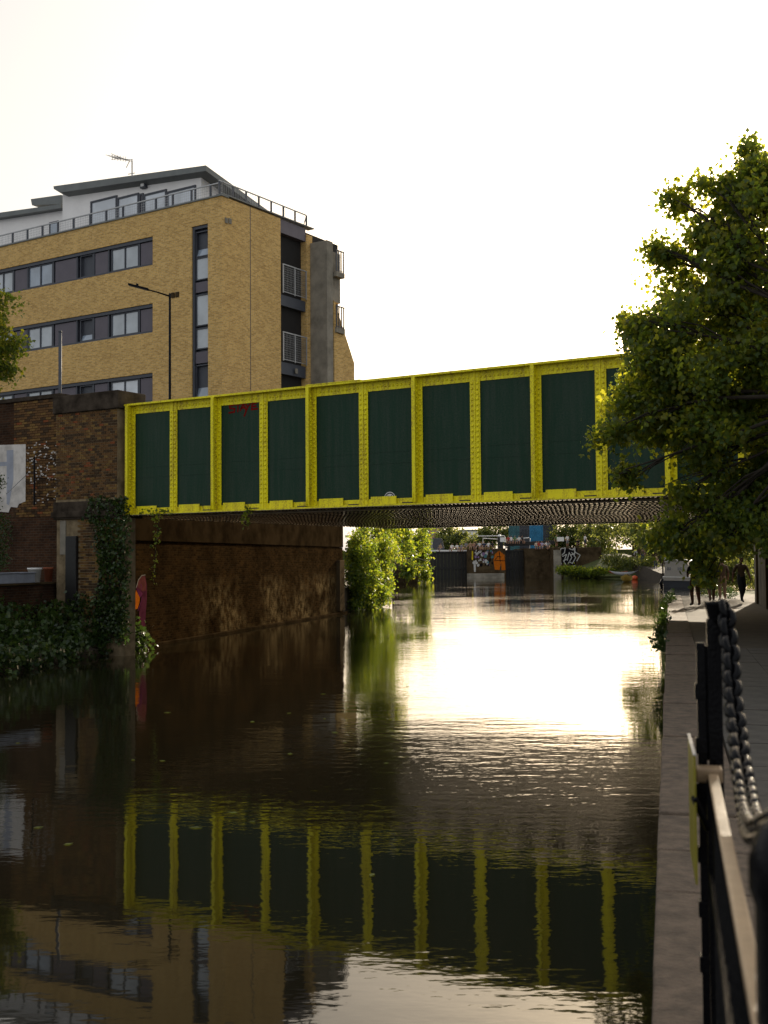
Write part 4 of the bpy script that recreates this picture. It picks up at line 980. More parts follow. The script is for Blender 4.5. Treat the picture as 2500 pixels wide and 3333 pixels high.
# far buildings
def far_block(px0, px1, py0, Y, mt, label, rows, cols):
    a, b_ = K(px0, 1790, Y), K(px1, py0, Y)
    r = tag(empty('far_building', Matrix.Translation((a.x, Y, 3.9))), label, 'building')
    MB().box(a.x, b_.x, Y, Y + 12, 3.8, b_.z).build('wall', mt, r, I4)
    MB().box(a.x - .3, b_.x + .3, Y - .3, Y + 12.3, b_.z + .01, b_.z + .5).build('roof', 'zinc', r, I4)
    for i in range(rows):
        for j in range(cols):
            x = a.x + (b_.x - a.x) * (j + .3) / cols; z = 4.6 + (b_.z - 4.8) * i / rows
            MB().box(x, x + (b_.x - a.x) * .4 / cols, Y - .06, Y - .001, z, z + 1.3).build('window', 'pane_bl', r, I4)
far_block(1388, 1442, 1690, 300, 'pinkbrick', 'pale pinkish brick building far beyond the lock', 4, 4)
far_block(1500, 1580, 1728, 420, 'white_wall', 'low pale building far off above the lock', 2, 6)

# ================================================================== BOATS
bf = onz(2150, 1912, 0)
BF = frame((bf.x + .3, bf.y, 0), math.radians(-18))
nb = tag(empty('narrowboat', BF), 'grey cabined narrowboat with a pale stripe moored past the bridge', 'boat')
m = MB(); m.prism([(0, -.3), (2.15, -.3), (2.25, .55), (-.08, .6)], 0, 13); m.build('hull', 'navy', nb, BF, bevel=.06)
m = MB(); m.prism([(-.09, .601), (2.26, .551), (2.26, .85), (-.09, .9)], -.05, 13); m.build('gunwale_band', 'grey_boat', nb, BF)
m = MB(); m.prism([(-.1, .901), (2.27, .851), (2.27, .90), (-.1, .95)], -.08, 13); m.build('stripe', 'white', nb, BF)
m = MB(); m.prism([(.02, .93), (2.15, .90), (2.05, 2.25), (1.5, 2.38), (.7, 2.36), (.12, 2.2)], .05, 12); m.build('cabin', 'grey_boat', nb, BF, bevel=.04)
m = MB(); m.prism([(.08, 2.201), (.7, 2.361), (1.5, 2.381), (2.09, 2.251), (2.09, 2.29), (1.5, 2.43), (.7, 2.41), (.08, 2.25)], -.02, 12.1); m.build('roof', 'white', nb, BF)
for x in (.3, 1.2): MB().box(x, x + .32, .03, .049, 1.5, 1.75).build('porthole', 'pane_dk', nb, BF)
m = MB(); m.tube([(-.15, -.1, -.1), (-.25, -.2, .35), (-.1, -.15, .75)], [.12, .14, .1], 8); m.build('fender', 'iron', nb, BF, True)
def hull(name, px, py, Y, L, W_, H, ang, mats, label, cat, zoff=0.0):
    c = onz(px, py, .05) if Y is None else atY(px, py, Y)
    m = MB(); n = 12; ringn = 7
    vs = []
    for i in range(n + 1):
        t = i / n * 2 - 1; k = (1 - abs(t) ** 2.6); wv = W_ / 2 * k + .015; hh = H * (1 + .5 * abs(t) ** 3)
        for j in range(ringn):
            a = math.pi * j / (ringn - 1); vs.append((t * L / 2, wv * math.cos(a), hh - (H * .95 * math.sin(a)) * max(k, .08)))
    fs = [(i * ringn + j, i * ringn + j + 1, (i + 1) * ringn + j + 1, (i + 1) * ringn + j) for i in range(n) for j in range(ringn - 1)]
    m.add(vs, fs, 0)
    m.add([(v[0], v[1] * .98, v[2] - .03) for v in vs], [tuple(reversed((i * ringn, i * ringn + ringn - 1, (i + 1) * ringn + ringn - 1, (i + 1) * ringn))) for i in range(n)], 1)
    o = m.build(name, mats, None, frame((c.x, c.y, c.z + zoff), ang), True)
    return tag(o, label, cat)
kx = K(2032, 1860, 139)
hull('kayak', 2030, 1868, 138.5, 3.4, .75, .42, math.radians(-12), ['kayak_w', 'kayak_b'], 'white and blue kayak pulled up on the grassy edge', 'kayak', -.2)
hull('canoe', 2012, 1866, 140.3, 2.6, .7, .3, math.radians(8), ['kayak_o', 'kayak_w'], 'orange bottomed canoe half hidden behind the white kayak', 'canoe', -.15)
hull('dinghy', 2040, 1893, None, 1.7, 1.25, .62, math.radians(70), ['dingy', 'tag_black'], 'small yellow dinghy floating in front of the white kayak', 'dinghy', -.12)
c = onz(2066, 1884, .1)
tag(MB().lathe([(.05, -.2), (.34, -.08), (.4, .12), (.3, .32), (.05, .4)], 12).build('mooring_buoy', 'kayak_o', None, Matrix.Translation((c.x, c.y, .1)), True), 'bright orange buoy floating right of the yellow dinghy', 'buoy')

# ================================================================== PEOPLE
def figure(name, pose, fingers=False):
    J = dict(pel=((0, 0, .95), .155), spi=((0, .01, 1.12), .145), che=((0, 0, 1.30), .165), nkb=((0, .01, 1.45), .065), nek=((0, .0, 1.51), .05), hlo=((0, -.02, 1.58), .072), hmi=((0, -.01, 1.645), .09), hto=((0, 0, 1.70), .06), nos=((0, -.105, 1.61), .014))
    for s, n in ((-1, 'l'), (1, 'r')):
        J['sh' + n] = ((s * .17, 0, 1.40), .08); J['el' + n] = ((s * .235, .03, 1.13), .058); J['wr' + n] = ((s * .26, -.04, .89), .028); J['ha' + n] = ((s * .26, -.06, .81), .034)
        J['hi' + n] = ((s * .095, 0, .89), .115); J['kn' + n] = ((s * .10, -.02, .49), .075); J['an' + n] = ((s * .10, .03, .09), .05); J['to' + n] = ((s * .11, -.14, .035), .034)
        J['ea' + n] = ((s * .092, .0, 1.63), .016)
    for k, v in pose.items(): J[k] = (v, J[k][1])
    B = [('pel', 'spi', 1), ('spi', 'che', 1), ('che', 'nkb', 1), ('nkb', 'nek', 0), ('nek', 'hlo', 0), ('hlo', 'hmi', 0), ('hmi', 'hto', 3), ('hlo', 'nos', 0)]
    for n in 'lr':
        B += [('che', 'sh' + n, 1), ('sh' + n, 'el' + n, 1), ('el' + n, 'wr' + n, 0), ('wr' + n, 'ha' + n, 0), ('pel', 'hi' + n, 2), ('hi' + n, 'kn' + n, 2), ('kn' + n, 'an' + n, 5), ('an' + n, 'to' + n, 4), ('hmi', 'ea' + n, 0)]
        if fingers:
            h, wv = Vector(J['ha' + n][0]), Vector(J['wr' + n][0]); dv = (h - wv).normalized()
            side = Vector((0, 1, 0)); s = -1 if n == 'l' else 1
            for i, (off, ln) in enumerate(((-.03, .07), (-.01, .082), (.01, .076), (.028, .06))):
                J[f'f{i}{n}'] = (tuple(h + side * off + dv * ln * .5), .009); J[f'g{i}{n}'] = (tuple(h + side * off * 1.1 + dv * ln + Vector((-s * .012, 0, 0))), .008)
                B += [('ha' + n, f'f{i}{n}', 0), (f'f{i}{n}', f'g{i}{n}', 0)]
            J['th' + n] = (tuple(h - side * .05 - dv * .0 + Vector((-s * .01, 0, 0))), .010); J['tj' + n] = (tuple(h - side * .062 + dv * .035), .009)
            B += [('ha' + n, 'th' + n, 0), ('th' + n, 'tj' + n, 0)]
    keys = list(J); ix = {k: i for i, k in enumerate(keys)}
    me = bpy.data.meshes.new('skeleton'); me.from_pydata([J[k][0] for k in keys], [(ix[a], ix[b]) for a, b, _ in B], [])
    ob = bpy.data.objects.new('skeleton', me); COL.objects.link(ob)
    md = ob.modifiers.new('skin', 'SKIN'); md.branch_smoothing = 0.6
    sv = me.skin_vertices[0].data
    for k in keys:
        r = J[k][1]; fl = .72 if k in ('che', 'spi') else 1
        sv[ix[k]].radius = (r, r * fl); sv[ix[k]].use_root = (k == 'pel')
    sd = ob.modifiers.new('sub', 'SUBSURF'); sd.levels = 1; sd.render_levels = 1
    dg = bpy.context.evaluated_depsgraph_get(); dg.update()
    nm = bpy.data.meshes.new_from_object(ob.evaluated_get(dg)); nm.name = name
    bpy.data.objects.remove(ob); bpy.data.meshes.remove(me)
    segs = [(Vector(J[a][0]), Vector(J[b][0]), c) for a, b, c in B]
    nm.materials.clear()
    for _ in range(6): nm.materials.append(MT['dark'])
    hm = Vector(J['hmi'][0])
    for p in nm.polygons:
        c = p.center; best = 9; mi = 1
        for a, b, k in segs:
            ab_ = b - a; t = max(0, min(1, (c - a).dot(ab_) / max(ab_.length_squared, 1e-9))); dd = (c - a - ab_ * t).length
            if dd < best: best, mi = dd, k
        if (c - hm).length < .14 and (c.z > hm.z + .03 or c.y > hm.y + .02): mi = 3
        p.material_index = mi; p.use_smooth = True
    return nm
MW = {'kne': 0}
P_STAND = figure('standing_person', {}, False)
P_WALK = figure('walking_person', dict(knl=(-.09, -.14, .50), anl=(-.09, -.2, .10), tol=(-.10, -.36, .06), knr=(.10, .02, .49), anr=(.11, .26, .14), tor=(.11, .12, .04), ell=(-.26, .1, 1.14), wrl=(-.29, .12, .9), hal=(-.30, .11, .82), elr=(.25, -.04, 1.14), wrr=(.26, -.16, .93), har=(.26, -.2, .86)), True)
P_TALK = figure('person_with_arm_out', dict(knl=(-.14, -.03, .5), anl=(-.17, .02, .09), tol=(-.2, -.13, .035), ell=(-.33, .02, 1.17), wrl=(-.42, -.03, .95), hal=(-.44, -.04, .87), elr=(.27, .05, 1.15), wrr=(.2, -.12, 1.02), har=(.16, -.18, 1.02)), True)
sitz = {}
def sit(dx=0., lean=0.):
    d = dict(pel=(0, 0, .14), spi=(0, .02 + lean * .3, .31), che=(0, lean, .50), nkb=(0, lean * 1.2, .65), nek=(0, lean * 1.2, .71), hlo=(dx, lean * 1.2 - .03, .78), hmi=(dx, lean * 1.2 - .02, .845), hto=(dx, lean * 1.2, .90), nos=(dx, lean * 1.2 - .115, .81))
    for s, n in ((-1, 'l'), (1, 'r')):
        d['sh' + n] = (s * .17, lean, .60); d['el' + n] = (s * .26, lean + .06, .35); d['wr' + n] = (s * .2, -.18, .25); d['ha' + n] = (s * .17, -.25, .24)
        d['hi' + n] = (s * .1, -.02, .11); d['kn' + n] = (s * .14, -.44, .13); d['an' + n] = (s * .12, -.46, -.27); d['to' + n] = (s * .12, -.6, -.31); d['ea' + n] = (dx + s * .092, lean * 1.2, .83)
    return d
P_SIT = figure('sitting_person', sit(), False)
P_SITB = figure('slouching_person', sit(.05, .12), False)
P_CROUCH = figure('crouching_person', dict(pel=(0, .1, .42), spi=(0, .06, .58), che=(0, -.06, .76), nkb=(0, -.12, .89), nek=(0, -.14, .94), hlo=(0, -.18, 1.0), hmi=(0, -.18, 1.06), hto=(0, -.17, 1.12), nos=(0, -.28, 1.03), eal=(-.09, -.18, 1.05), ear=(.09, -.18, 1.05),
    shl=(-.17, -.08, .85), shr=(.17, -.08, .85), ell=(-.24, -.2, .62), elr=(.24, -.2, .62), wrl=(-.16, -.4, .55), wrr=(.16, -.4, .55), hal=(-.12, -.46, .56), har=(.12, -.46, .56),
    hil=(-.1, .08, .38), hir=(.1, .08, .38), knl=(-.16, -.32, .45), knr=(.16, -.32, .45), anl=(-.13, -.1, .08), anr=(.13, -.1, .08), tol=(-.14, -.26, .035), tor=(.14, -.26, .035)), False)
_cl = {}
def cloth(c):
    if c not in _cl: _cl[c] = mat('cloth_' + c, CLOTH[c], .9, .2, 12, .1)
    return _cl[c]
CLOTH = dict(white=(.68, .66, .64), black=(.018, .018, .02), navy=(.03, .04, .08), grey=(.2, .2, .21), red=(.35, .04, .03), lilac=(.42, .38, .55), green=(.10, .16, .05), tan=(.3, .2, .12), blue=(.08, .14, .28), brown=(.10, .06, .035), pale=(.45, .38, .30), skin=(.36, .20, .13), skin2=(.20, .105, .065), hair=(.03, .02, .014), fair=(.22, .14, .06), coral=(.6, .13, .09))
def person(me, fr, top, bottom, label, skin='skin', hair='hair', shoe='black', legs='skin', group=None, scale=1.0):
    o = bpy.data.objects.new('person', me); link(o, None, fr @ Matrix.Scale(scale, 4))
    for sl_, c in zip(o.material_slots, (skin, top, bottom, hair, shoe, legs)):
        sl_.link = 'OBJECT'; sl_.material = cloth(c)
    return tag(o, label, 'person', group or 'people by the canal')
def ground_px(px, py, z=ZP): p = onz(px, py, z); return p
p = ground_px(2262, 1972); person(P_TALK, frame((p.x, p.y, ZP), math.pi + .2), 'black', 'brown', 'person in a black top and brown shorts walking with one arm held out', legs='skin2', skin='skin2', scale=1.0)
p = ground_px(2318, 1962); person(P_WALK, frame((p.x, p.y, ZP), math.pi - .1), 'navy', 'black', 'person in a navy top behind the one with an arm held out', legs='skin2', skin='skin2', scale=.98)
p = ground_px(2352, 1955); person(P_STAND, frame((p.x, p.y, ZP), math.pi), 'brown', 'tan', 'bare legged person in a brown top and tan shorts under the bridge', legs='skin', skin='skin2', scale=.97)
p = ground_px(2415, 1962); person(P_WALK, frame((p.x, p.y, ZP), .15), 'brown', 'black', 'person in brown top and long black trousers beside the pale wall', legs='black', skin='skin2', scale=1.0)
for px, py, c in ((2092, 1830, 'brown'), (2135, 1853, 'tan')):
    p = onz(px, py, K(px, py, 130).z if False else 1.2); p = atY(px, py, 131 if px > 2100 else 137)
    person(P_WALK, frame((p.x, p.y, p.z - .02), math.pi * .9), c, 'navy', 'person in a %s top walking down the lock path' % c, legs='navy')
seat = [(1517, 'grey', 'sit'), (1531, 'tan', 'slo'), (1543, 'skin', 'sit'), (1549, 'black', 'slo'), (1561, 'white', 'sit'), (1567, 'brown', 'slo'), (1576, 'navy', 'sit'), (1590, 'white', 'slo'), (1603, 'black', 'sit'),
        (1655, 'red', 'sit'), (1664, 'white', 'slo'), (1676, 'green', 'slo'), (1690, 'white', 'sit'), (1701, 'black', 'slo'), (1746, 'pale', 'slo'), (1754, 'red', 'sit'), (1764, 'lilac', 'sit'), (1780, 'white', 'slo'), (1786, 'grey', 'sit')]
for px, c, k in seat:
    onI = px < 1646
    Y = YK + .12 if onI or px > 1711 else YK + 3.1
    z = ZK + .03 if Y < YK + 2 else K(px, 1776, Y).z + .5
    X = K(px, 1780, Y).x
    where = 'on the edge of the painted island wall' if onI else ('on the long black balance beam' if px < 1711 else 'on the recessed lock wall edge')
    word = {'skin': 'bare chested person'}.get(c, 'person in a %s top' % c)
    person(P_SIT if k == 'sit' else P_SITB, frame((X, Y + .1, z), random.uniform(-.4, .4)), c, random.choice(['navy', 'black', 'tan']), '%s %s %s' % (word, 'sitting upright' if k == 'sit' else 'sitting slouched', where), group='people sitting at the lock', hair=random.choice(['hair', 'fair', 'brown']))
for px, c in ((1430, 'tan'), (1468, 'white'), (1486, 'white'), (1499, 'grey')):
    X = K(px, 1788, YK + 4).x
    person(P_SITB, frame((X, YK + 2.2, K(px, 1792, YK + 2).z + .1), random.uniform(-.8, .8)), c, 'navy', 'person in a %s top slouched above the left lock gate%s' % (c, {1468: ', beside the one in tan', 1486: ', beside the one in grey'}.get(px, '')), group='people sitting at the lock')
zw_ = K(1880, 1780, YK - 3).z
def stand(px, mesh, top, bot, label, rot=0., **kw):
    X = K(px, 1778, YK - 1.5).x; return person(mesh, frame((X, YK - 1.5, zw_), rot), top, bot, label, group='people standing at the lock', **kw)
stand(1812, P_TALK, 'green', 'brown', 'person in a green top carrying a white box on the lock side', .6)
X = K(1824, 1760, YK - 1.9).x
tag(MB().box(X - .45, X + .45, YK - 2.2, YK - 1.7, zw_ + .78, zw_ + 1.35).build('carried_box', 'white', None, I4, bevel=.02), 'white box held by the person in a green top', 'box')
stand(1847, P_STAND, 'white', 'grey', 'dark haired person in a white top standing above the scrawled wall', .3)
stand(1880, P_CROUCH, 'black', 'black', 'person in black crouching above the scrawled wall', .2)
stand(1905, P_STAND, 'white', 'navy', 'bald looking person in a white shirt and dark trousers walking off', 2.0, hair='fair')

# ================================================================== PLANTS
# big tree over the towpath
tb = CF @ Vector((3.0, 15.2, ZP - .05)); tf = CF @ Vector((2.8, 15.6, 4.6))
E1 = [pell(2450, 700, 120, 150, 16.5, 1.3, .8), pell(2340, 800, 120, 130, 16.6, 1.2, .75), pell(2270, 1010, 150, 120, 17.0, 1.4), pell(2420, 1000, 170, 190, 17.4, 1.6, 1.3),
      pell(2140, 1190, 130, 110, 17.4, 1.2), pell(2290, 1250, 190, 160, 17.2, 1.6, 1.5), pell(2430, 1300, 150, 200, 16.8, 1.5, 1.4), pell(2120, 1330, 110, 80, 17.5, 1.0, .8),
      pell(2270, 1420, 150, 85, 17.2, 1.3, 1.0), pell(2460, 1560, 90, 130, 16.8, 1.0, .6), pell(2360, 1630, 90, 50, 16.9, .9, .3), pell(2210, 1600, 60, 40, 17.2, .6, .12), pell(2330, 1500, 60, 30, 17.0, .6, .12), pell(2060, 1545, 65, 20, 17.3, .4, .12),
      pell(2400, 1710, 110, 75, 16.8, 1.0, .5), pell(2270, 1740, 90, 60, 17.0, .9, .35), pell(2285, 1830, 50, 50, 17.0, .5, .16), pell(2170, 1770, 50, 45, 17.2, .5, .15),
      pell(2520, 1700, 70, 100, 16.8, .8, .4),
      pell(2640, 800, 200, 250, 16.4, 2.0, 1.2), pell(2680, 1250, 220, 280, 16.0, 2.0, 1.2), pell(2640, 1600, 180, 200, 16.0, 1.6, .8),
      pell(2205, 650, 35, 22, 16.8, .3, .12), pell(2130, 815, 28, 14, 16.9, .3, .07), pell(2200, 830, 50, 25, 16.9, .4, .14), pell(1975, 1400, 40, 35, 17.5, .35, .12), pell(2060, 1050, 50, 40, 17.2, .5, .22), pell(2330, 620, 60, 30, 16.6, .4, .16), pell(2480, 540, 55, 70, 16.5, .6, .3), pell(2430, 610, 60, 60, 16.5, .6, .35)]
make_tree('broadleaf_tree', 'large leafy tree overhanging the towpath and hiding the girder end', 'tree', tb, tf, .13, E1, 320, 14, .10, .076, LEAF_TREE, LOBED, down=.45, shell=.2, twigs=6)
# trees on the far side of the wing wall
b0 = atY(-170, 1300, 38); E2 = [pell(-40, 1010, 100, 70, 38, 1.2), pell(-70, 1130, 130, 90, 38, 1.3, 1.2), pell(-10, 1110, 70, 60, 38, .8, .9), pell(-60, 1230, 80, 45, 38, .8, .5), pell(-5, 960, 35, 40, 38, .6, .35), pell(10, 1190, 30, 28, 38, .5, .3)]
make_tree('street_tree', 'green street tree showing at the edge of the brick flats', 'tree', (b0.x, b0.y, ZR), (b0.x + .2, b0.y, ZR + 3), .14, E2, 90, 11, .15, .13, LEAF_TREE, LOBED)
# evergreen shrub in the garden
s0 = TF @ Vector((onf(-25, 1850, TF, .9)[0], .9, ztr)); E3 = [pell(-25, 1700, 52, 130, 30.5, .7), pell(-20, 1590, 36, 60, 30.5, .5, .6), pell(-15, 1800, 44, 50, 30.5, .6, .7)]
make_tree('garden_shrub', 'dark upright shrub growing on the terrace by the white painted wall', 'shrub', s0, s0 + Vector((0, 0, .4)), .05, E3, 110, 10, .08, .07, LEAF_IVY, OVAL)
# ivy on the pier
def px_leaves(name, regs, n, plane_y, jit, size, mats, tmpl, parent=None, fr=GF, flat=None):
    P = []
    for (x0, y0, x1, y1, x2, y2, x3, y3), wgt in regs:
        for _ in range(int(n * wgt)):
            a, b_ = random.random(), random.random()
            px = (x0 * (1 - a) + x1 * a) * (1 - b_) + (x3 * (1 - a) + x2 * a) * b_; py = (y0 * (1 - a) + y1 * a) * (1 - b_) + (y3 * (1 - a) + y2 * a) * b_
            x, z = onf(px + random.gauss(0, 4), py + random.gauss(0, 5), fr, plane_y)
            q = fr @ Vector((x, plane_y - abs(random.gauss(0, jit)), z)); P.append((q.x, q.y, max(q.z, .06)))
    P = np.array(P); V, F = leaves_np(P, size, tmpl, .5)
    me = mesh_np(name, V, F, mats, np.repeat(rng.choice(3, len(P), p=[.5, .3, .2]), len(tmpl[1])))
    o = bpy.data.objects.new(name, me); link(o, parent, I4); o['kind'] = 'stuff'; return o
iv = tag(empty('ivy', GF @ Matrix.Translation((XLR - .4, -.4, .5))), 'dark ivy climbing the lower right side of the brick pier', 'ivy')
px_leaves('leaves', [((300, 1620, 420, 1620, 432, 1700, 290, 1700), .18), ((310, 1700, 430, 1690, 428, 1860, 335, 1860), .32), ((330, 1850, 425, 1850, 420, 2070, 310, 2070), .34), ((250, 1930, 420, 1960, 430, 2100, 200, 2060), .3)], 3400, -.36, .12, .085, LEAF_IVY, LOBED, iv)
m = MB()
for k in range(9):
    x = XLR - .15 - .1 * k; pts = [GF @ Vector((x + random.uniform(-.12, .12), -.37, .5 + i * .45)) for i in range(7)]; m.tube(pts, [.03 - .003 * i for i in range(7)], 5)
m.build('stem', 'bark', iv, I4)
hv = tag(empty('hanging_creeper', GF @ Matrix.Translation((.4, -.25, ZB))), 'thin strand of green creeper trailing from the girder over the abutment', 'creeper')
px_leaves('leaves', [((505, 1670, 525, 1670, 520, 1760, 500, 1760), .4), ((496, 1760, 516, 1760, 508, 1900, 494, 1900), .3), ((460, 1660, 560, 1655, 560, 1668, 460, 1672), .3)], 150, -.26, .03, .07, LEAF_BUSH, LOBED, hv)
MB().tube([GF @ Vector((*q_,)) for q_ in [(onf(px, py, GF, -.26)[0], -.26, onf(px, py, GF, -.26)[1]) for px, py in ((518, 1665), (514, 1720), (506, 1790), (500, 1900))]], .008, 4).build('stem', 'bark', hv, I4)
hv = tag(empty('hanging_creeper', GF @ Matrix.Translation((2.8, -.25, ZB))), 'short tuft of creeper hanging under the third green girder panel', 'creeper')
px_leaves('leaves', [((800, 1652, 815, 1650, 805, 1715, 793, 1718), 1)], 60, -.26, .03, .07, LEAF_BUSH, LOBED, hv)
MB().tube([GF @ Vector(q_) for q_ in [(onf(px, py, GF, -.26)[0], -.26, onf(px, py, GF, -.26)[1]) for px, py in ((808, 1645), (804, 1680), (797, 1716))]], .008, 4).build('stem', 'bark', hv, I4)
# undergrowth on the bank
el = []
v = 11.0
while v < 31.5:
    for u, z, r in ((U_L + .1, .35, .45), (U_L - .5, .6, .6), (U_L - 1.2, 1.0, .62)):
        q_ = CF @ Vector((u + random.uniform(-.3, .3), v, z)); el.append((q_.x, q_.y, q_.z, r, r, r * random.uniform(.55, .9), 1))
    v += 1.0
o = foliage('bank_undergrowth', el, 34, 9, .13, .12, LEAF_IVY, LOBED, None, .3, .4)
tag(o, 'dark leafy undergrowth covering the bank below the terrace wall', 'undergrowth')
# sunlit scrub past the abutment
def bush(label, ells, per=70, size=.2, mats=LEAF_BUSH, name='waterside_bush', cat='bush', tm=OVAL, clus=10, spread=.22, base_z=.3):
    c = ells[0]; b_ = Vector((c[0] - .3, c[1] + .6, base_z))
    return make_tree(name, label, cat, b_, b_ + Vector((0, 0, max(.6, c[2] * .35))), .09, ells, per, clus, spread, size, mats, tm, 'plants along the canal' if cat == 'bush' else 'trees around the lock', shell=.3)
bush('bright sunlit bush hanging over the water at the end of the abutment', [pell(1185, 1850, 45, 70, 60, 1.2), pell(1225, 1800, 55, 60, 63, 1.4, 1.3), pell(1205, 1910, 45, 42, 61, 1.0), pell(1240, 1880, 40, 60, 64, 1.2), pell(1190, 1770, 40, 40, 62, 1.0), pell(1255, 1770, 40, 45, 66, 1.2), pell(1160, 1800, 25, 60, 59, .7, .8), pell(1215, 1950, 28, 14, 61, .7, .4), pell(1162, 1890, 26, 70, 58.6, .6, .9), pell(1190, 1935, 40, 32, 59.5, .8, .8), pell(1235, 1930, 35, 30, 63, .9, .6)], 330, .15, spread=.16)
bush('yellowish green scrub between the sunlit bush and the concrete block', [pell(1290, 1770, 50, 45, 90, 2.0), pell(1340, 1750, 45, 50, 100, 2.2), pell(1375, 1790, 25, 60, 126, 1.6), pell(1330, 1860, 22, 30, 121, 1.0, .5), pell(1385, 1850, 14, 40, 126, .9, .4), pell(1250, 1740, 40, 30, 84, 1.6)], 170, .3, spread=.3)
bush('tall leafy tree standing past the abutment on the building side', [pell(1205, 1480, 75, 110, 78, 2.2), pell(1170, 1380, 60, 80, 78, 2.0), pell(1245, 1600, 60, 90, 78, 2.0), pell(1180, 1620, 60, 80, 78, 2.0), pell(1215, 1360, 45, 60, 78, 1.6)], 230, .28, LEAF_TREE, 'background_tree', 'tree', OVAL, 10, .35, 1.0)
bush('tall leafy tree standing past the bridge on the towpath side', [pell(2270, 1420, 150, 170, 82, 3.5), pell(2140, 1380, 90, 130, 82, 2.6), pell(2090, 1270, 70, 75, 82, 2.0, .8), pell(2330, 1600, 150, 110, 82, 3.5), pell(2200, 1560, 90, 90, 82, 2.4), pell(2420, 1400, 150, 200, 82, 3.5), pell(2280, 1290, 110, 90, 82, 2.6), pell(2040, 1330, 55, 80, 82, 2.0, .8), pell(2010, 1250, 40, 50, 82, 1.5, .6), pell(2085, 1490, 75, 120, 82, 2.2), pell(2070, 1630, 65, 70, 82, 2.0)], 230, .28, LEAF_TREE, 'background_tree', 'tree', OVAL, 10, .35, .8)
def far_tree(label, ells, size=.5, per=150, mats=LEAF_FAR, base=3.9):
    return bush(label, ells, per, size, mats, 'background_tree', 'tree', OVAL, 9, .5, base)
far_tree('pale hazy tree beyond the left lock gate', [pell(1462, 1752, 42, 38, 230), pell(1500, 1765, 30, 28, 225), pell(1440, 1770, 30, 25, 226)], .6)
far_tree('low round tree above the seated people', [pell(1548, 1772, 34, 22, 215), pell(1580, 1768, 28, 22, 217)], .5)
far_tree('dark tree behind the straight white handrail', [pell(1610, 1735, 40, 40, 205), pell(1655, 1728, 36, 44, 206), pell(1585, 1745, 26, 26, 204)], .5)
far_tree('dark tree right of the blue hoarding', [pell(1845, 1735, 45, 50, 176), pell(1825, 1760, 30, 30, 175), pell(1880, 1750, 34, 40, 175)], .45)
far_tree('slim dark tree above the lock path', [pell(1925, 1740, 42, 48, 168), pell(1965, 1760, 36, 40, 166), pell(1940, 1790, 26, 22, 164, None, .5)], .45)
far_tree('tree in front of the graffiti wall end', [pell(2010, 1722, 60, 34, 158), pell(2060, 1735, 55, 40, 150), pell(2110, 1728, 55, 42, 140)], .42, base=1.0)
far_tree('broad dark tree hanging over the moored boat', [pell(2170, 1735, 70, 50, 112), pell(2240, 1740, 70, 60, 108), pell(2310, 1735, 70, 70, 104), pell(2200, 1790, 40, 24, 108, None, .5)], .33, 190, base=.8)
far_tree('dense tree filling the gap beside the towpath wall', [pell(2370, 1750, 60, 80, 84), pell(2440, 1740, 60, 80, 80), pell(2330, 1850, 50, 40, 88), pell(2400, 1860, 50, 40, 86)], .28, 190, base=.8)
# hedge below the graffiti wall, grass tufts
o = foliage('path_hedge', [pell(px, 1822 - (px - 1990) * -.08, 26, 17, 146 - (px - 1990) * .08) for px in range(1985, 2130, 22)], 55, 9, .25, .3, LEAF_FAR, OVAL)
tag(o, 'low green hedge along the foot of the graffiti wall', 'hedge')
o = foliage('bank_grass', [pell(px, 1856 + (px - 1820) * .07, 22, 9, 150 - (px - 1820) * .03) for px in range(1830, 2110, 18)], 60, 9, .2, .3, LEAF_BUSH, OVAL, None, -.6)
tag(o, 'bright rough grass on the slope below the lock path', 'grass')
el = []
for v in np.arange(24, 47, 1.3):
    q_ = CF @ Vector((UK - .12, v, ZP - .12)); el.append((q_.x, q_.y, q_.z, .09, .4, random.uniform(.08, .2), .6))
for v in np.arange(44, 53, .8):
    q_ = CF @ Vector((UK + .1, v, ZP)); el.append((q_.x, q_.y, q_.z, .12, .4, random.uniform(.1, .22), .6))
for v in np.arange(45, 54, 1.2):
    q_ = CF @ Vector((random.uniform(1.5, 2.9), v + 5, ZP)); el.append((q_.x, q_.y, q_.z, .5, .5, .35, 1))
o = foliage('kerb_weeds', el, 14, 8, .05, .10, LEAF_IVY, OVAL, None, -.5)
tag(o, 'straggling weeds growing from the towpath edge', 'weeds')
# fallen leaves on the water
m = MB()
for k in range(26):
    x, y = random.uniform(-7, 1.0), random.uniform(8, 24)
    a = random.uniform(0, 6.3); s_ = random.uniform(.03, .06)
    m.add([(x + s_ * math.cos(a + t) * f_, y + s_ * math.sin(a + t) * f_, .006) for t, f_ in ((0, 1.3), (1.6, .7), (3.1, 1.1), (4.7, .7))], [(0, 1, 2, 3)])
tag(m.build('floating_leaf_litter', [LEAF_BUSH[1]], None, I4), 'small yellow leaves floating on the dark water', 'leaves', kind='stuff')

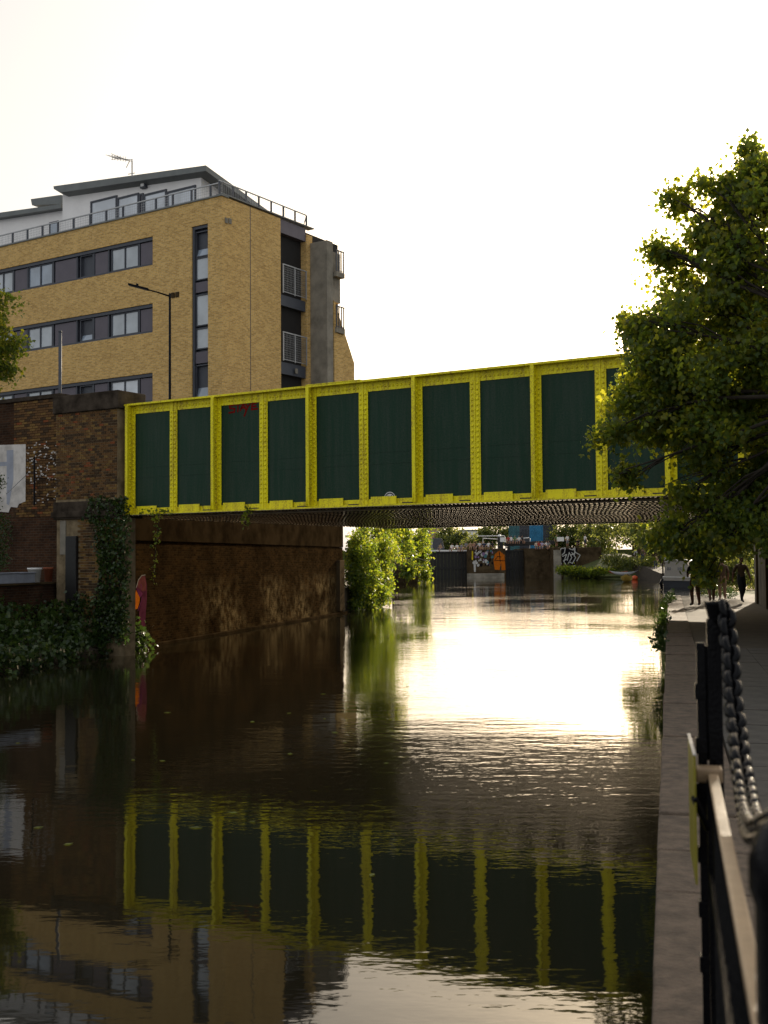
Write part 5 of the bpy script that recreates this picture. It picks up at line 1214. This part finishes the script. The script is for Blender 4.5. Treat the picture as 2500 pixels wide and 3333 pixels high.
# ================================================================== RAILING BESIDE THE CAMERA
def cp(u, v, z): return CF @ Vector((u, v, z))
def nr(px, py, Y): return atY(px, py, Y)
RY = 3.62; UR = .12
pbase = cp(.155, 3.70, ZP); px0 = nr(2326, 2200, RY)
rail = tag(empty('towpath_railing', Matrix.Translation((px0.x, px0.y, ZP))), 'black iron railing with worn top bar at the edge of the towpath coping', 'railing')
PF = frame((px0.x, px0.y, 0), -CA)
zpt = nr(2350, 1958, RY).z
m = MB(); m.box(-.022, .022, -.022, .022, ZP, zpt - .055); m.box(-.055, -.027, -.012, .016, ZP, zpt - .13); m.box(-.0268, -.0222, -.01, .01, zpt - .5, zpt - .14)
for z in np.arange(ZP + .4, zpt - .2, .17): m.box(-.062, -.0265, -.018, .022, z, z + .05)
m.build('post', 'iron', rail, PF, bevel=.006)
m = MB(); m.lathe([(.022, zpt - .075), (.026, zpt - .055), (.037, zpt - .008), (.039, zpt), (.02, zpt + .003)], 16, (.01, 0, 0)); m.build('post_cap', 'iron', rail, PF, True)
zra = nr(2310, 2490, RY - .1).z
a, b_ = nr(2322, 2528, 3.42), None
zr_ = a.z
ua = (CF.inverted() @ a).x
m = MB(); c0 = CF.inverted() @ a
m.box(c0.x - .014, c0.x + .016, .2, c0.y + .05, zr_ - .014, zr_); m.build('top_bar', 'worn', rail, CF, bevel=.004)
m = MB(); m.box(c0.x - .05, c0.x + .03, c0.y + .051, c0.y + .13, zr_ - .03, zr_ + .012); m.build('bracket', 'worn', rail, CF, bevel=.006)
m = MB(); m.box(c0.x - .05, c0.x + .03, c0.y + .04, c0.y + .05, zr_ - .09, zr_ - .031); m.build('bracket_plate', 'iron', rail, CF)
v = c0.y
while v > .5:
    MB().tube([(c0.x, v, ZP + .1), (c0.x, v, zr_ - .012)], .0085, 6).build('bar', 'iron', rail, CF); v -= .115
m = MB(); m.box(c0.x - .02, c0.x + .02, .2, c0.y + .1, ZP + .07, ZP + .1); m.build('lower_bar', 'iron', rail, CF)
m = MB(); m.box(c0.x - .018, c0.x + .018, .2, c0.y + .1, zr_ - .30, zr_ - .27); m.build('middle_bar', 'iron', rail, CF)
m = MB(); m.box(c0.x - .02, c0.x + .02, c0.y - .02, c0.y + .02, ZP, zr_ - .013); m.build('standard', 'iron', rail, CF)
MB().box(c0.x - .02, c0.x + .02, .9, .94, ZP, zr_ - .013).build('standard', 'iron', rail, CF)
A = nr(2245, 2390, 3.73); Bp = nr(2264, 2462, 3.33)
A.z = Bp.z = (A.z + Bp.z) / 2
d = Bp - A; nn = Vector((d.y, -d.x, 0)).normalized() * .006
h = Bp.z - nr(2268, 2880, 3.33).z
sg = tag(empty('edge_sign', Matrix.Translation((Bp.x, Bp.y, Bp.z - h))), 'thin yellow sign plate fixed to the canal side of the railing, edge on', 'sign')
MB().obox(A, d, nn, (0, 0, -h)).build('plate', 'sign_yel', sg, I4)
MB().obox(A + nn * -.3 + Vector((0, 0, .0005)), d, nn * 1.6, (0, 0, .004)).build('top_edge', 'galv', sg, I4)
m = MB(); e_ = cp(c0.x - .02, c0.y - .02, zr_ - .15); m.tube([Bp + Vector((0, 0, -.12)) + nn, e_], .01, 6); m.build('fixing', 'iron', sg, I4)
# chain from the post to the bollard
cpts = [(2362, 1985, 3.56), (2366, 2010, 3.54), (2369, 2062, 3.5), (2379, 2136, 3.42), (2382, 2217, 3.34), (2389, 2305, 3.24), (2402, 2395, 3.12), (2411, 2486, 2.98), (2424, 2567, 2.82), (2436, 2640, 2.62), (2450, 2690, 2.38), (2470, 2715, 2.12), (2500, 2710, 1.85), (2545, 2690, 1.66)]
CP = [nr(*c) for c in cpts]
ch = tag(empty('barrier_chain', Matrix.Translation(CP[0])), 'black iron chain hanging from the railing post to the bollard', 'chain')
dense = []
for a, b_ in zip(CP, CP[1:]):
    for t in np.linspace(0, 1, 30, endpoint=False): dense.append(a.lerp(b_, float(t)))
acc = [0.0]
for a, b_ in zip(dense, dense[1:]): acc.append(acc[-1] + (b_ - a).length)
PITCH = .038
lk = MB(); Ll, Lw, rr = .009, .021, .0108
path = []
for k in range(24):
    t = 2 * math.pi * k / 24
    path.append((Lw * math.cos(t), 0, Ll * (1 if math.sin(t) > 0 else -1) * (1 if abs(math.sin(t)) > 1e-6 else 0) + Lw * math.sin(t)))
path.append(path[0]); lk.tube(path, rr, 8, 0, False)
lme = lk.mesh('link', 'iron', True)
s_ = 0.0; i = 0; j = 0
while s_ < acc[-1] - .02:
    while acc[j] < s_: j += 1
    p = dense[j]; t = (dense[min(j + 3, len(dense) - 1)] - dense[max(j - 3, 0)]).normalized()
    q_ = t.to_track_quat('Z', 'X').to_matrix().to_4x4() @ Matrix.Rotation(math.radians(35 + 90 * (i % 2)), 4, 'Z')
    shared('link', lme, ch, Matrix.Translation(p) @ q_)
    s_ += PITCH; i += 1
# black bollard the chain ends on
bb = CF.inverted() @ nr(2505, 2690, 1.62)
bo = tag(empty('chain_bollard', CF @ Matrix.Translation((bb.x, bb.y, ZP))), 'thick black iron bollard close by that holds the chain end', 'bollard')
h = nr(2500, 2640, 1.62).z - ZP
m = MB(); m.lathe([(.085, 0), (.085, .06), (.07, .08), (.062, h * .9), (.07, h * .92), (.07, h * .95), (.055, h * .985), (.02, h)], 20); m.build('shaft', 'iron', bo, CF @ Matrix.Translation((bb.x + .04, bb.y, ZP)), True)
